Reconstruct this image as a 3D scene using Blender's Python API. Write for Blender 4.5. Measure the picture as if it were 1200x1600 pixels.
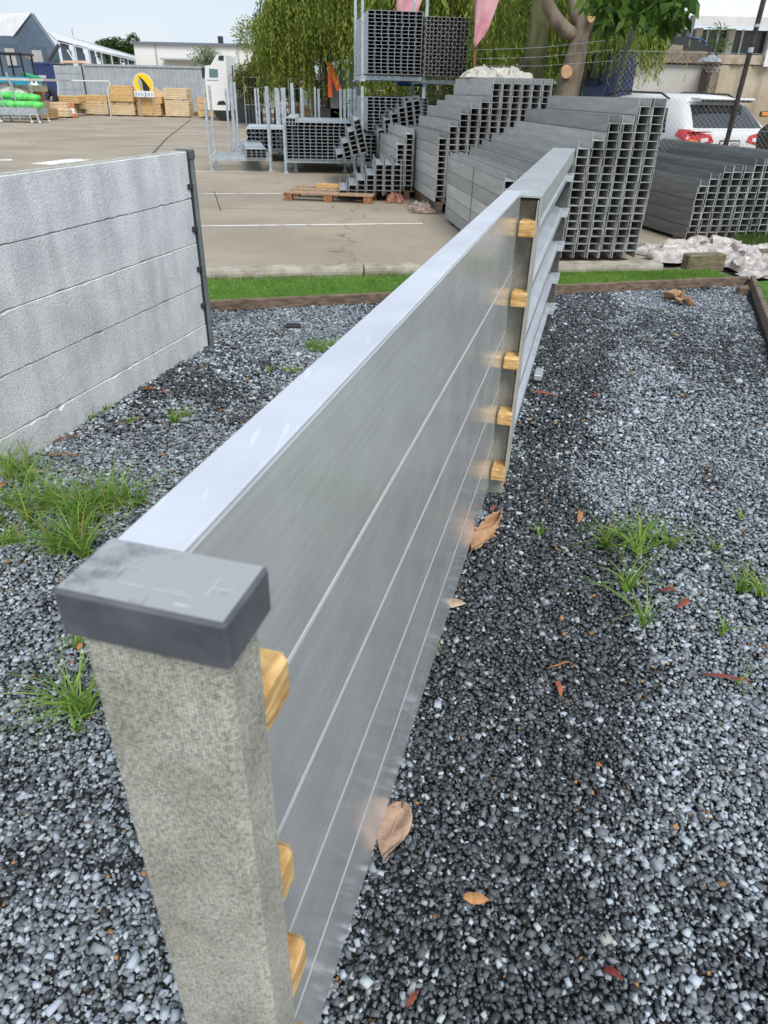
import bpy, bmesh, math, random
import numpy as np
from mathutils import Vector, Matrix
R = math.radians
for o in list(bpy.data.objects): bpy.data.objects.remove(o)
sc = bpy.context.scene
C = sc.collection
rng = np.random.default_rng(7); random.seed(7)

# ------------------------------------------------------------------ camera
EYE = 1.6; FPX = 1089.0; TH = R(31.18); RHO = math.atan2(-42, 1800)
cam = bpy.data.objects.new('camera', bpy.data.cameras.new('camera')); C.objects.link(cam)
cam.data.sensor_fit = 'VERTICAL'; cam.data.sensor_height = 36; cam.data.lens = FPX/1600*36
cam.data.clip_start = .05; cam.data.clip_end = 3000
_s, _c = math.sin(RHO), math.cos(RHO)
rx = Vector((_c, -_s*math.sin(TH), -_s*math.cos(TH)))
dn = Vector((-_s, -_c*math.sin(TH), -_c*math.cos(TH)))
bk = Vector((0, -math.cos(TH), math.sin(TH)))
M4 = Matrix.Identity(4)
for i in range(3):
    M4[i][0] = rx[i]; M4[i][1] = -dn[i]; M4[i][2] = bk[i]
M4.translation = (0, 0, EYE)
cam.matrix_world = M4
sc.camera = cam
cam.data.dof.use_dof = True; cam.data.dof.focus_distance = 2.6; cam.data.dof.aperture_fstop = 10

# ------------------------------------------------------------------ world, sun, exposure
w = bpy.data.worlds.new('World'); sc.world = w; w.use_nodes = True
nt = w.node_tree; bg = nt.nodes['Background']
sky = nt.nodes.new('ShaderNodeTexSky'); sky.sky_type = 'NISHITA'; sky.sun_disc = False
sky.sun_elevation = R(49); sky.sun_rotation = R(158); sky.dust_density = 3; sky.air_density = 1.2
mixw = nt.nodes.new('ShaderNodeMix'); mixw.data_type = 'RGBA'; mixw.inputs[0].default_value = .82
mixw.inputs[7].default_value = (8.6, 9.5, 10.6, 1)       # even high cloud over the clear sky
tcw = nt.nodes.new('ShaderNodeTexCoord'); mpw = nt.nodes.new('ShaderNodeMapping'); mpw.inputs['Scale'].default_value = (1, 1, 5)
nzw = nt.nodes.new('ShaderNodeTexNoise'); nzw.inputs['Scale'].default_value = 2.5; nzw.inputs['Detail'].default_value = 4
crw = nt.nodes.new('ShaderNodeValToRGB'); crw.color_ramp.elements[0].position = .35; crw.color_ramp.elements[1].position = .7
crw.color_ramp.elements[0].color = (4.6, 5.6, 6.9, 1); crw.color_ramp.elements[1].color = (6.2, 6.8, 7.4, 1)
nt.links.new(tcw.outputs['Generated'], mpw.inputs['Vector']); nt.links.new(mpw.outputs['Vector'], nzw.inputs['Vector'])
nt.links.new(nzw.outputs['Fac'], crw.inputs['Fac']); nt.links.new(crw.outputs['Color'], mixw.inputs[7])
nt.links.new(sky.outputs['Color'], mixw.inputs[6]); nt.links.new(mixw.outputs[2], bg.inputs['Color'])
bg.inputs['Strength'].default_value = .085
sun = bpy.data.objects.new('sun', bpy.data.lights.new('sun', 'SUN')); C.objects.link(sun)
sun.data.energy = 1.5; sun.data.angle = R(25); sun.data.color = (1, .96, .9)
sun.rotation_euler = Vector((.25, -.62, .78)).to_track_quat('Z', 'Y').to_euler()
sc.view_settings.view_transform = 'Standard'; sc.view_settings.look = 'None'
sc.view_settings.exposure = .8; sc.view_settings.gamma = 1; sc.view_settings.use_curve_mapping = False
sc.render.engine = 'CYCLES'

# surveyed points: sight from the camera station to the ground / to a distance Y / to a height z (photo grid 1200x1600)
def _ray(x, y):
    u, v = _c*(x-600)-_s*(y-800), _s*(x-600)+_c*(y-800)
    return Vector((u, FPX*math.cos(TH)-v*math.sin(TH), -(v*math.cos(TH)+FPX*math.sin(TH))))
def at_z(x, y, z=0.):
    d = _ray(x, y); return Vector((0, 0, EYE)) + d*((z-EYE)/d.z)
def at_y(x, y, Y):
    d = _ray(x, y); return Vector((0, 0, EYE)) + d*(Y/d.y)

# ------------------------------------------------------------------ materials
MATS = {}
def mat(name, col=(.5, .5, .5), rough=.6, metal=0., col2=None, scale=8., bump=0., bscale=60., detail=6, emit=None, stretch=None, lo=.35, hi=.65, spec=None, alpha=None, trans=None, rvar=0.):
    if name in MATS: return MATS[name]
    m = bpy.data.materials.new(name); m.use_nodes = True; MATS[name] = m
    n = m.node_tree.nodes; L = m.node_tree.links; b = n['Principled BSDF']
    b.inputs['Base Color'].default_value = (*col, 1); b.inputs['Roughness'].default_value = rough; b.inputs['Metallic'].default_value = metal
    if spec is not None: b.inputs['Specular IOR Level'].default_value = spec
    if trans: b.inputs['Transmission Weight'].default_value = trans
    tc = n.new('ShaderNodeTexCoord'); mp = n.new('ShaderNodeMapping'); L.new(tc.outputs['Object'], mp.inputs['Vector'])
    if stretch: mp.inputs['Scale'].default_value = stretch
    if col2 is not None:
        t = n.new('ShaderNodeTexNoise'); t.inputs['Scale'].default_value = scale; t.inputs['Detail'].default_value = detail; t.inputs['Roughness'].default_value = .62
        r = n.new('ShaderNodeValToRGB'); r.color_ramp.elements[0].position = lo; r.color_ramp.elements[1].position = hi
        r.color_ramp.elements[0].color = (*col, 1); r.color_ramp.elements[1].color = (*col2, 1)
        L.new(mp.outputs['Vector'], t.inputs['Vector']); L.new(t.outputs['Fac'], r.inputs['Fac']); L.new(r.outputs['Color'], b.inputs['Base Color'])
        if rvar:
            mr = n.new('ShaderNodeMapRange'); mr.inputs[3].default_value = rough-rvar; mr.inputs[4].default_value = rough+rvar
            L.new(t.outputs['Fac'], mr.inputs[0]); L.new(mr.outputs[0], b.inputs['Roughness'])
    if bump:
        t2 = n.new('ShaderNodeTexNoise'); t2.inputs['Scale'].default_value = bscale; t2.inputs['Detail'].default_value = 4
        bp = n.new('ShaderNodeBump'); bp.inputs['Strength'].default_value = bump; bp.inputs['Distance'].default_value = .01
        L.new(mp.outputs['Vector'], t2.inputs['Vector']); L.new(t2.outputs['Fac'], bp.inputs['Height']); L.new(bp.outputs['Normal'], b.inputs['Normal'])
    if emit: pass
    return m
def nodes(m): return m.node_tree.nodes, m.node_tree.links, m.node_tree.nodes['Principled BSDF']

# galvanised steel of the beams: value varies from beam to beam through Object Info
def galv(name, a, b_, rough=.5, metal=.55):
    m = mat(name, a, rough, metal, b_, 16, .12, 40, stretch=(1, .12, 1), lo=.3, hi=.75)
    n, L, b = nodes(m)
    oi = n.new('ShaderNodeObjectInfo'); mr = n.new('ShaderNodeMapRange'); mr.inputs[3].default_value = .72; mr.inputs[4].default_value = 1.22
    L.new(oi.outputs['Random'], mr.inputs[0])
    src = b.inputs['Base Color'].links[0].from_socket
    mx = n.new('ShaderNodeMix'); mx.data_type = 'RGBA'; mx.blend_type = 'MULTIPLY'; mx.inputs[0].default_value = 1
    cb = n.new('ShaderNodeCombineColor')
    for i in range(3): L.new(mr.outputs[0], cb.inputs[i])
    L.new(src, mx.inputs[6]); L.new(cb.outputs[0], mx.inputs[7]); L.new(mx.outputs[2], b.inputs['Base Color'])
    return m
M_beam = galv('weathered_galvanised', (.37, .37, .355), (.52, .515, .49), .62, .25)
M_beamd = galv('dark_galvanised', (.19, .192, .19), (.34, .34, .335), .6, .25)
M_bright = galv('bright_galvanised', (.45, .48, .5), (.66, .69, .72), .42, .6)
M_rack = mat('rack_galvanised', (.36, .42, .45), .45, .5, (.55, .6, .64), 12)
M_timber = mat('sawn_timber', (.4, .2, .06), .8, 0, (.8, .55, .24), 22, .3, 60, stretch=(1, 1, 5))
M_pine = mat('pine_sleeper', (.55, .33, .12), .8, 0, (.75, .52, .25), 3, .3, 30, stretch=(1, 5, 5))
M_palep = mat('pale_timber', (.62, .46, .26), .8, 0, (.74, .6, .4), 3, .2, 30)
M_orangep = mat('orange_timber', (.36, .18, .06), .8, 0, (.5, .28, .1), 4, .2, 30)
M_oldwood = mat('weathered_wood', (.09, .062, .045), .85, 0, (.24, .17, .12), 6, .5, 50, stretch=(1, 6, 6))
M_redwood = mat('split_wood', (.22, .085, .035), .85, 0, (.38, .18, .09), 18, .4, 60)
M_pallet = mat('pallet_wood', (.22, .13, .08), .85, 0, (.5, .34, .22), 9, .4, 40, stretch=(4, 1, 1))
M_dirt = mat('gravel_bed_grit', (.01, .011, .012), .9, 0, (.035, .037, .04), 120, .6, 200)
M_white = mat('white_paint', (.78, .79, .79), .4)
M_black = mat('black_paint', (.015, .015, .017), .45)
M_blackpl = mat('black_plastic', (.03, .032, .036), .5)
M_glass = mat('dark_glass', (.02, .025, .03), .08, spec=.8)
M_rubber = mat('rubber', (.018, .018, .018), .85, 0, (.03, .03, .03), 20)

# ------------------------------------------------------------------ mesh helpers
class MB:
    def __init__(s): s.v = []; s.f = []; s.m = []
    def add(s, vs, fs, mi=0):
        k = len(s.v); s.v += [tuple(v) for v in vs]; s.f += [tuple(k+i for i in f) for f in fs]; s.m += [mi]*len(fs)
        return s
    def box(s, c, d, rot=None, mi=0):
        c = Vector(c); q = []
        for x in (-.5, .5):
            for y in (-.5, .5):
                for z in (-.5, .5):
                    v = Vector((x*d[0], y*d[1], z*d[2]))
                    if rot is not None: v = rot @ v
                    q.append(c+v)
        return s.add(q, [(0, 1, 3, 2), (4, 6, 7, 5), (0, 4, 5, 1), (2, 3, 7, 6), (0, 2, 6, 4), (1, 5, 7, 3)], mi)
    def cbox(s, c, d, bev=.004, rot=None, mi=0):        # box with chamfered edges
        c = Vector(c); h = [x/2 for x in d]; vs = []; idx = {}
        for sx in (-1, 1):
            for sy in (-1, 1):
                for sz in (-1, 1):
                    for ax in range(3):
                        p = [sx*h[0], sy*h[1], sz*h[2]]
                        for k in range(3):
                            if k != ax: p[k] -= math.copysign(bev, p[k])
                        idx[(sx, sy, sz, ax)] = len(vs); v = Vector(p)
                        if rot is not None: v = rot @ v
                        vs.append(c+v)
        fs = []
        for ax in range(3):
            o = [k for k in range(3) if k != ax]
            for sg in (-1, 1):
                q = []
                for a, b in ((-1, -1), (1, -1), (1, 1), (-1, 1)):
                    t = [0, 0, 0]; t[ax] = sg; t[o[0]] = a; t[o[1]] = b; q.append(idx[(*t, ax)])
                fs.append(q)
            for a in (-1, 1):
                for b in (-1, 1):
                    t = [0, 0, 0]; t[o[0]] = a; t[o[1]] = b
                    t[ax] = -1; t0 = tuple(t); t[ax] = 1; t1 = tuple(t)
                    fs.append([idx[(*t0, o[0])], idx[(*t0, o[1])], idx[(*t1, o[1])], idx[(*t1, o[0])]])
        for sx in (-1, 1):
            for sy in (-1, 1):
                for sz in (-1, 1): fs.append([idx[(sx, sy, sz, k)] for k in range(3)])
        return s.add(vs, fs, mi)
    def prism(s, prof, a, b, X, Z, mi=0, caps=True):    # 2-D profile (x,z) swept from point a to b; X,Z = profile axes
        a, b, X, Z = Vector(a), Vector(b), Vector(X), Vector(Z); n = len(prof)
        vs = [a+X*p[0]+Z*p[1] for p in prof]+[b+X*p[0]+Z*p[1] for p in prof]
        fs = [(i, (i+1) % n, n+(i+1) % n, n+i) for i in range(n)]
        if caps: fs += [tuple(range(n))[::-1], tuple(range(n, 2*n))]
        return s.add(vs, fs, mi)
    def tube(s, pts, r, n=8, mi=0, cap=True):
        pts = [Vector(p) for p in pts]; rs = r if isinstance(r, (list, tuple)) else [r]*len(pts)
        vs = []; up = None
        for i, p in enumerate(pts):
            t = (pts[min(i+1, len(pts)-1)]-pts[max(i-1, 0)]).normalized()
            if up is None: up = t.orthogonal().normalized()
            up = (up - t*up.dot(t)).normalized(); sd = t.cross(up)
            for k in range(n):
                a = 2*math.pi*k/n; vs.append(p+(up*math.cos(a)+sd*math.sin(a))*rs[i])
        fs = [(i*n+k, i*n+(k+1) % n, (i+1)*n+(k+1) % n, (i+1)*n+k) for i in range(len(pts)-1) for k in range(n)]
        if cap: fs += [tuple(range(n))[::-1], tuple(range((len(pts)-1)*n, len(pts)*n))]
        return s.add(vs, fs, mi)
    def quad(s, a, b, c, d, mi=0): return s.add([a, b, c, d], [(0, 1, 2, 3)], mi)
    def mesh(s, name, mats, smooth=False):
        me = bpy.data.meshes.new(name); me.from_pydata(s.v, [], s.f)
        for m in (mats if isinstance(mats, (list, tuple)) else [mats]): me.materials.append(m)
        me.polygons.foreach_set('material_index', s.m)
        bm = bmesh.new(); bm.from_mesh(me); bmesh.ops.recalc_face_normals(bm, faces=bm.faces); bm.to_mesh(me); bm.free()
        if smooth: me.polygons.foreach_set('use_smooth', [True]*len(me.polygons))
        me.update(); return me
    def obj(s, name, mats, parent=None, smooth=False, loc=None):
        return link(name, s.mesh(name, mats, smooth), parent, loc)
def link(name, me, parent=None, loc=None):
    o = bpy.data.objects.new(name, me); C.objects.link(o)
    if parent is not None: o.parent = parent
    if loc is not None: o.location = loc
    return o
def tag(o, label=None, cat=None, group=None, kind=None):
    if label: o['label'] = label
    if cat: o['category'] = cat
    if group: o['group'] = group
    if kind: o['kind'] = kind
    return o
def thing(name, label, cat, loc=(0, 0, 0), rz=0, group=None):
    o = bpy.data.objects.new(name, None); C.objects.link(o); o.empty_display_size = .1
    o.location = loc; o.rotation_euler = (0, 0, rz)
    return tag(o, label, cat, group)
def bulk(name, V, F, mats, parent=None, cols=None, smooth=False, mi=None):    # numpy mesh; V (n,3), F (m,k)
    me = bpy.data.meshes.new(name); V = np.asarray(V, np.float32); F = np.asarray(F, np.int32); k = F.shape[1]
    me.vertices.add(len(V)); me.vertices.foreach_set('co', V.ravel())
    me.loops.add(F.size); me.loops.foreach_set('vertex_index', F.ravel())
    me.polygons.add(len(F)); me.polygons.foreach_set('loop_start', np.arange(0, F.size, k, dtype=np.int32))
    try: me.polygons.foreach_set('loop_total', np.full(len(F), k, np.int32))
    except Exception: pass
    if smooth: me.polygons.foreach_set('use_smooth', np.ones(len(F), bool))
    for m in (mats if isinstance(mats, (list, tuple)) else [mats]): me.materials.append(m)
    if mi is not None: me.polygons.foreach_set('material_index', np.asarray(mi, np.int32))
    me.update(calc_edges=True)
    if cols is not None:
        at = me.color_attributes.new('tint', 'FLOAT_COLOR', 'POINT')
        at.data.foreach_set('color', np.hstack([cols, np.ones((len(cols), 1))]).astype(np.float32).ravel())
    return link(name, me, parent)
def attr_mat(name, rough=.6, spec=.5, sss=0, wet=False, twoside=False):
    m = mat(name, rough=rough, spec=spec); n, L, b = nodes(m)
    a = n.new('ShaderNodeAttribute'); a.attribute_name = 'tint'; L.new(a.outputs['Color'], b.inputs['Base Color'])
    if twoside:
        tr = n.new('ShaderNodeBsdfTranslucent'); L.new(a.outputs['Color'], tr.inputs['Color'])
        ms = n.new('ShaderNodeMixShader'); ms.inputs[0].default_value = .35; out = n['Material Output']
        L.new(b.outputs[0], ms.inputs[1]); L.new(tr.outputs[0], ms.inputs[2]); L.new(ms.outputs[0], out.inputs['Surface'])
    return m
def text_mesh(s, size, depth=.002):
    cu = bpy.data.curves.new('lettering', 'FONT'); cu.body = s; cu.size = size; cu.align_x = 'CENTER'; cu.align_y = 'CENTER'; cu.extrude = depth
    o = bpy.data.objects.new('lettering', cu); C.objects.link(o)
    dg = bpy.context.evaluated_depsgraph_get(); me = bpy.data.meshes.new_from_object(o.evaluated_get(dg))
    bpy.data.objects.remove(o); return me
def vnoise(x, y, seed=0):                                # cheap smooth value noise, numpy
    r = np.random.default_rng(seed); T = r.random((64, 64))
    xi = np.floor(x).astype(int); yi = np.floor(y).astype(int); fx = x-xi; fy = y-yi
    fx = fx*fx*(3-2*fx); fy = fy*fy*(3-2*fy); g = lambda a, b: T[a % 64, b % 64]
    return (g(xi, yi)*(1-fx)+g(xi+1, yi)*fx)*(1-fy)+(g(xi, yi+1)*(1-fx)+g(xi+1, yi+1)*fx)*fy

# ================================================================== GROUND
# outline points measured on the ground
E0 = Vector((-3.6, 5.23, 0)); E1 = Vector((3.58, 7.21, 0)); E2 = Vector((2.66, 4.5, 0))     # timber edging corner and side board
ed = (E1-E0).normalized(); en = Vector((-ed.y, ed.x, 0))
K0 = E0+en*1.32; K1 = E1+en*.62                                                             # front of the kerb
m_as = mat('car_park_surface', (.31, .255, .19), .88, 0, (.44, .375, .29), .35, .5, 260, detail=9)
n, L, b = nodes(m_as)
src = b.inputs['Base Color'].links[0].from_socket
tn = n.new('ShaderNodeTexNoise'); tn.inputs['Scale'].default_value = 55; tn.inputs['Detail'].default_value = 5; tc = n.new('ShaderNodeTexCoord'); L.new(tc.outputs['Object'], tn.inputs['Vector'])
rr = n.new('ShaderNodeValToRGB'); rr.color_ramp.elements[0].position = .32; rr.color_ramp.elements[1].position = .62; rr.color_ramp.elements[0].color = (.68, .67, .66, 1); rr.color_ramp.elements[1].color = (1.06, 1.06, 1.06, 1)
L.new(tn.outputs['Fac'], rr.inputs['Fac'])
mx = n.new('ShaderNodeMix'); mx.data_type = 'RGBA'; mx.blend_type = 'MULTIPLY'; mx.inputs[0].default_value = 1
L.new(src, mx.inputs[6]); L.new(rr.outputs['Color'], mx.inputs[7])
vz = n.new('ShaderNodeTexVoronoi'); vz.feature = 'DISTANCE_TO_EDGE'; vz.inputs['Scale'].default_value = .22
nd = n.new('ShaderNodeTexNoise'); nd.inputs['Scale'].default_value = 1.3; nd.inputs['Detail'].default_value = 6; L.new(tc.outputs['Object'], nd.inputs['Vector'])
mv = n.new('ShaderNodeMix'); mv.data_type = 'VECTOR'; mv.inputs[0].default_value = .12; L.new(tc.outputs['Object'], mv.inputs[4])
sc3 = n.new('ShaderNodeVectorMath'); sc3.operation = 'SCALE'; sc3.inputs['Scale'].default_value = 1.6; L.new(nd.outputs['Color'], sc3.inputs[0])
ad3 = n.new('ShaderNodeVectorMath'); L.new(tc.outputs['Object'], ad3.inputs[0]); L.new(sc3.outputs[0], ad3.inputs[1]); L.new(ad3.outputs[0], vz.inputs['Vector'])
cr = n.new('ShaderNodeValToRGB'); cr.color_ramp.elements[0].position = .0; cr.color_ramp.elements[1].position = .004; cr.color_ramp.elements[0].color = (.42, .4, .38, 1); cr.color_ramp.elements[1].color = (1, 1, 1, 1)
L.new(vz.outputs['Distance'], cr.inputs['Fac'])
mx2 = n.new('ShaderNodeMix'); mx2.data_type = 'RGBA'; mx2.blend_type = 'MULTIPLY'; mx2.inputs[0].default_value = 1
L.new(mx.outputs[2], mx2.inputs[6]); L.new(cr.outputs['Color'], mx2.inputs[7]); L.new(mx2.outputs[2], b.inputs['Base Color'])

gp = MB(); gp.quad((-1500, -1500, -.05), (1500, -1500, -.05), (1500, 1500, -.05), (-1500, 1500, -.05)); tag(gp.obj('ground', mat('far_ground', (.2, .19, .16), .9, 0, (.26, .25, .2), .05)), kind='structure')
far = MB(); k0 = K0+en*.14-ed*30; k1 = K1+en*.14+ed*40
far.quad(k0, k1, (160, 220, 0), (-160, 220, 0)); tag(far.obj('car_park', m_as), kind='structure')
bedm = MB(); bedm.quad((-8, -2, -.012), (8, -2, -.012), E1+ed*5+Vector((0, 0, -.012)), E0-ed*5+Vector((0, 0, -.012))); tag(bedm.obj('gravel_base', M_dirt), kind='structure')

# painted bay lines
M_line = mat('line_paint', (.46, .43, .38), .8, 0, (.82, .8, .76), 5, 0, detail=9, lo=.36, hi=.5)
def line(a, b, wd=.09):
    a = Vector(a); b = Vector(b); d = (b-a).normalized(); q = Vector((-d.y, d.x, 0))*wd/2; z = Vector((0, 0, .004))
    mb = MB(); mb.quad(a-q+z, b-q+z, b+q+z, a+q+z); tag(mb.obj('painted_line', M_line), kind='structure')
line(at_z(180, 355), at_z(660, 349.5), .07); line(at_z(180, 304), at_z(600, 301.5), .075); line(at_z(200, 268), at_z(430, 268), .09)
line(at_z(-60, 251), at_z(19, 250), .32); line(at_z(62, 257), at_z(128, 249), .6); line(at_z(185, 232), at_z(330, 229), .1)
line(at_z(150, 212), at_z(330, 209), .12); line(at_z(20, 205), at_z(160, 201), .1); line(at_z(300, 196), at_z(420, 195), .1)
M_joint = mat('tar_joint', (.06, .055, .05), .8)
def tar(pts, wd):
    for i in range(len(pts)-1):
        a, b = pts[i], pts[i+1]; d = (b-a).normalized(); q = Vector((-d.y, d.x, 0))*wd/2; z = Vector((0, 0, .006+.001*i))
        mb = MB(); mb.quad(a-q+z, b-q+z, b+q+z, a+q+z); tag(mb.obj('tar_joint', M_joint), kind='structure')
tar([at_z(236, 243), at_z(262, 215), at_z(298, 187)], .05)
tar([at_z(330, 325), at_z(520, 330)], .012); tar([at_z(335, 300), at_z(345, 330)], .015)

# kerb with rounded arris (two lengths, the fence hides the joint)
M_kerb = mat('kerb_concrete', (.25, .22, .17), .9, 0, (.43, .4, .33), 7, .6, 90)
def kerb(a, b, name='kerb'):
    d = (b-a).normalized(); q = Vector((-d.y, d.x, 0)); N = 26; vs = []; prof = [(0, -.05), (0, .055), (.012, .085), (.04, .1), (.14, .104), (.14, -.05)]
    mb = MB()
    for i in range(N+1):
        p = a+(b-a)*(i/N); j = random.uniform(-.006, .006)
        vs += [p+q*(x+(j if k < 4 else 0))+Vector((0, 0, z+random.uniform(-.004, .004))) for k, (x, z) in enumerate(prof)]
    fs = [(i*6+k, i*6+(k+1) % 6, (i+1)*6+(k+1) % 6, (i+1)*6+k) for i in range(N) for k in range(6)]+[tuple(range(6)), tuple(range(N*6, N*6+6))]
    mb.add(vs, fs); return tag(mb.obj(name, M_kerb), kind='structure')
kerb(K0-ed*1.5, K0+(K1-K0)*.5); kerb(K0+(K1-K0)*.503, K1-ed*.55)

# artificial turf strip between kerb and edging
M_tb = mat('turf_backing', (.05, .15, .02), .9, 0, (.1, .26, .03), 20, .5, 300)
tb = MB(); z = Vector((0, 0, .02)); tb.quad(E0+en*.05-ed*3+z, E1+en*.05+z, K1-en*.003+z, K0-en*.003-ed*3+z); tag(tb.obj('turf_strip_base', M_tb), kind='structure')
tb = MB(); sd = (E2-E1).normalized(); tb.add([E1+Vector((.05, .05, .02)), E1+ed*3+z, E1+sd*6+Vector((5, 0, .02)), E1+sd*6+Vector((.06, 0, .02))], [(0, 1, 2, 3)]); tag(tb.obj('turf_side_base', M_tb), kind='structure')
M_grass = attr_mat('grass_blades', .55, .3, twoside=True)
def blades(name, P, h, wd, lean, c0, c1, seg=2, seedv=1, droop=0., parent=None):
    r = np.random.default_rng(seedv); N = len(P); a = r.random(N)*2*np.pi
    hh = h*(.5+r.random(N)*.8); ln = lean*(.3+r.random(N)); dx = np.cos(a); dy = np.sin(a); b2 = r.random(N)*2*np.pi
    px = np.cos(b2)*wd/2; py = np.sin(b2)*wd/2; V = []; 
    for s in range(seg+1):
        t = s/seg; wdt = 1-t*.93; x = P[:, 0]+dx*ln*hh*t**1.6; y = P[:, 1]+dy*ln*hh*t**1.6; zz = P[:, 2]+hh*(t-droop*ln*t**2.4)
        zz = np.maximum(zz, P[:, 2]+.002)
        V.append(np.stack([x-px*wdt, y-py*wdt, zz], 1)); V.append(np.stack([x+px*wdt, y+py*wdt, zz], 1))
    V = np.stack(V, 1).reshape(-1, 3); k = 2*(seg+1); base = np.arange(N)[:, None]*k
    F = np.concatenate([base+np.array([[2*s, 2*s+1, 2*s+3, 2*s+2]]) for s in range(seg)], 0)
    tt = np.clip(r.random((N, 1))**1.2*.75+.6*(vnoise(P[:, 0]*6+7, P[:, 1]*6+5, 2)[:, None]-.3), 0, 1); col = np.array(c0)*(1-tt)+np.array(c1)*tt; brown = r.random(N) < .05; col[brown] = (.35, .25, .08)
    return bulk(name, V, F, M_grass, parent, np.repeat(col, k, 0))
def quadpts(a, b, c, d, N, r):
    u = r.random(N)[:, None]; v = r.random(N)[:, None]; a, b, c, d = [np.array(p) for p in (a, b, c, d)]
    return (a*(1-u)+b*u)*(1-v)+(d*(1-u)+c*u)*v
P = quadpts(E0+en*.06, E1+en*.06, K1, K0, 60000, rng); P[:, 2] = .02
tag(blades('turf_grass', P, .022, .006, .7, (.09, .21, .025), (.25, .42, .08), 1), 'short bright green artificial turf in the strip before the kerb', 'turf', kind='stuff')
P = quadpts(E1+Vector((.08, 0, 0)), E1+ed*1.6, E2+Vector((2, 0, 0)), E2+Vector((.1, 0, 0)), 14000, rng); P[:, 2] = .02
tag(blades('turf_grass', P, .022, .006, .7, (.09, .21, .025), (.25, .42, .08), 1, 2), 'short bright green turf right of the diagonal edging board', 'turf', kind='stuff')

# timber edging
def board(a, b, wd, h, name, m, par, z0=0.):
    d = (b-a); L_ = d.length; rot = Matrix.Rotation(math.atan2(d.y, d.x), 3, 'Z')
    return MB().cbox((0, 0, h/2+z0), (L_, wd, h), .005, rot).obj(name, m, par, loc=(a+b)/2) if par is None else MB().cbox((a+b)/2+Vector((0, 0, h/2+z0)), (L_, wd, h), .005, rot).obj(name, m, par)
te = thing('timber_edging', 'low weathered brown timber edging between grey gravel and green turf', 'garden edging')
mid = E0+(E1-E0)*.53
board(E0-ed*2, mid, .045, .085, 'plank', M_oldwood, te); board(mid+ed*.004, E1, .045, .085, 'plank', M_oldwood, te)
te = thing('timber_edging', 'weathered timber edging board running diagonally off at the right side', 'garden edging')
board(E1+Vector((.03, -.03, 0)), E2, .045, .1, 'plank', M_oldwood, te)
p = E1+sd*.42+Vector((-.05, 0, 0)); MB().cbox(p+Vector((-.03, 0, .03)), (.1, .07, .08), .006).obj('stake', M_oldwood, te)

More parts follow.
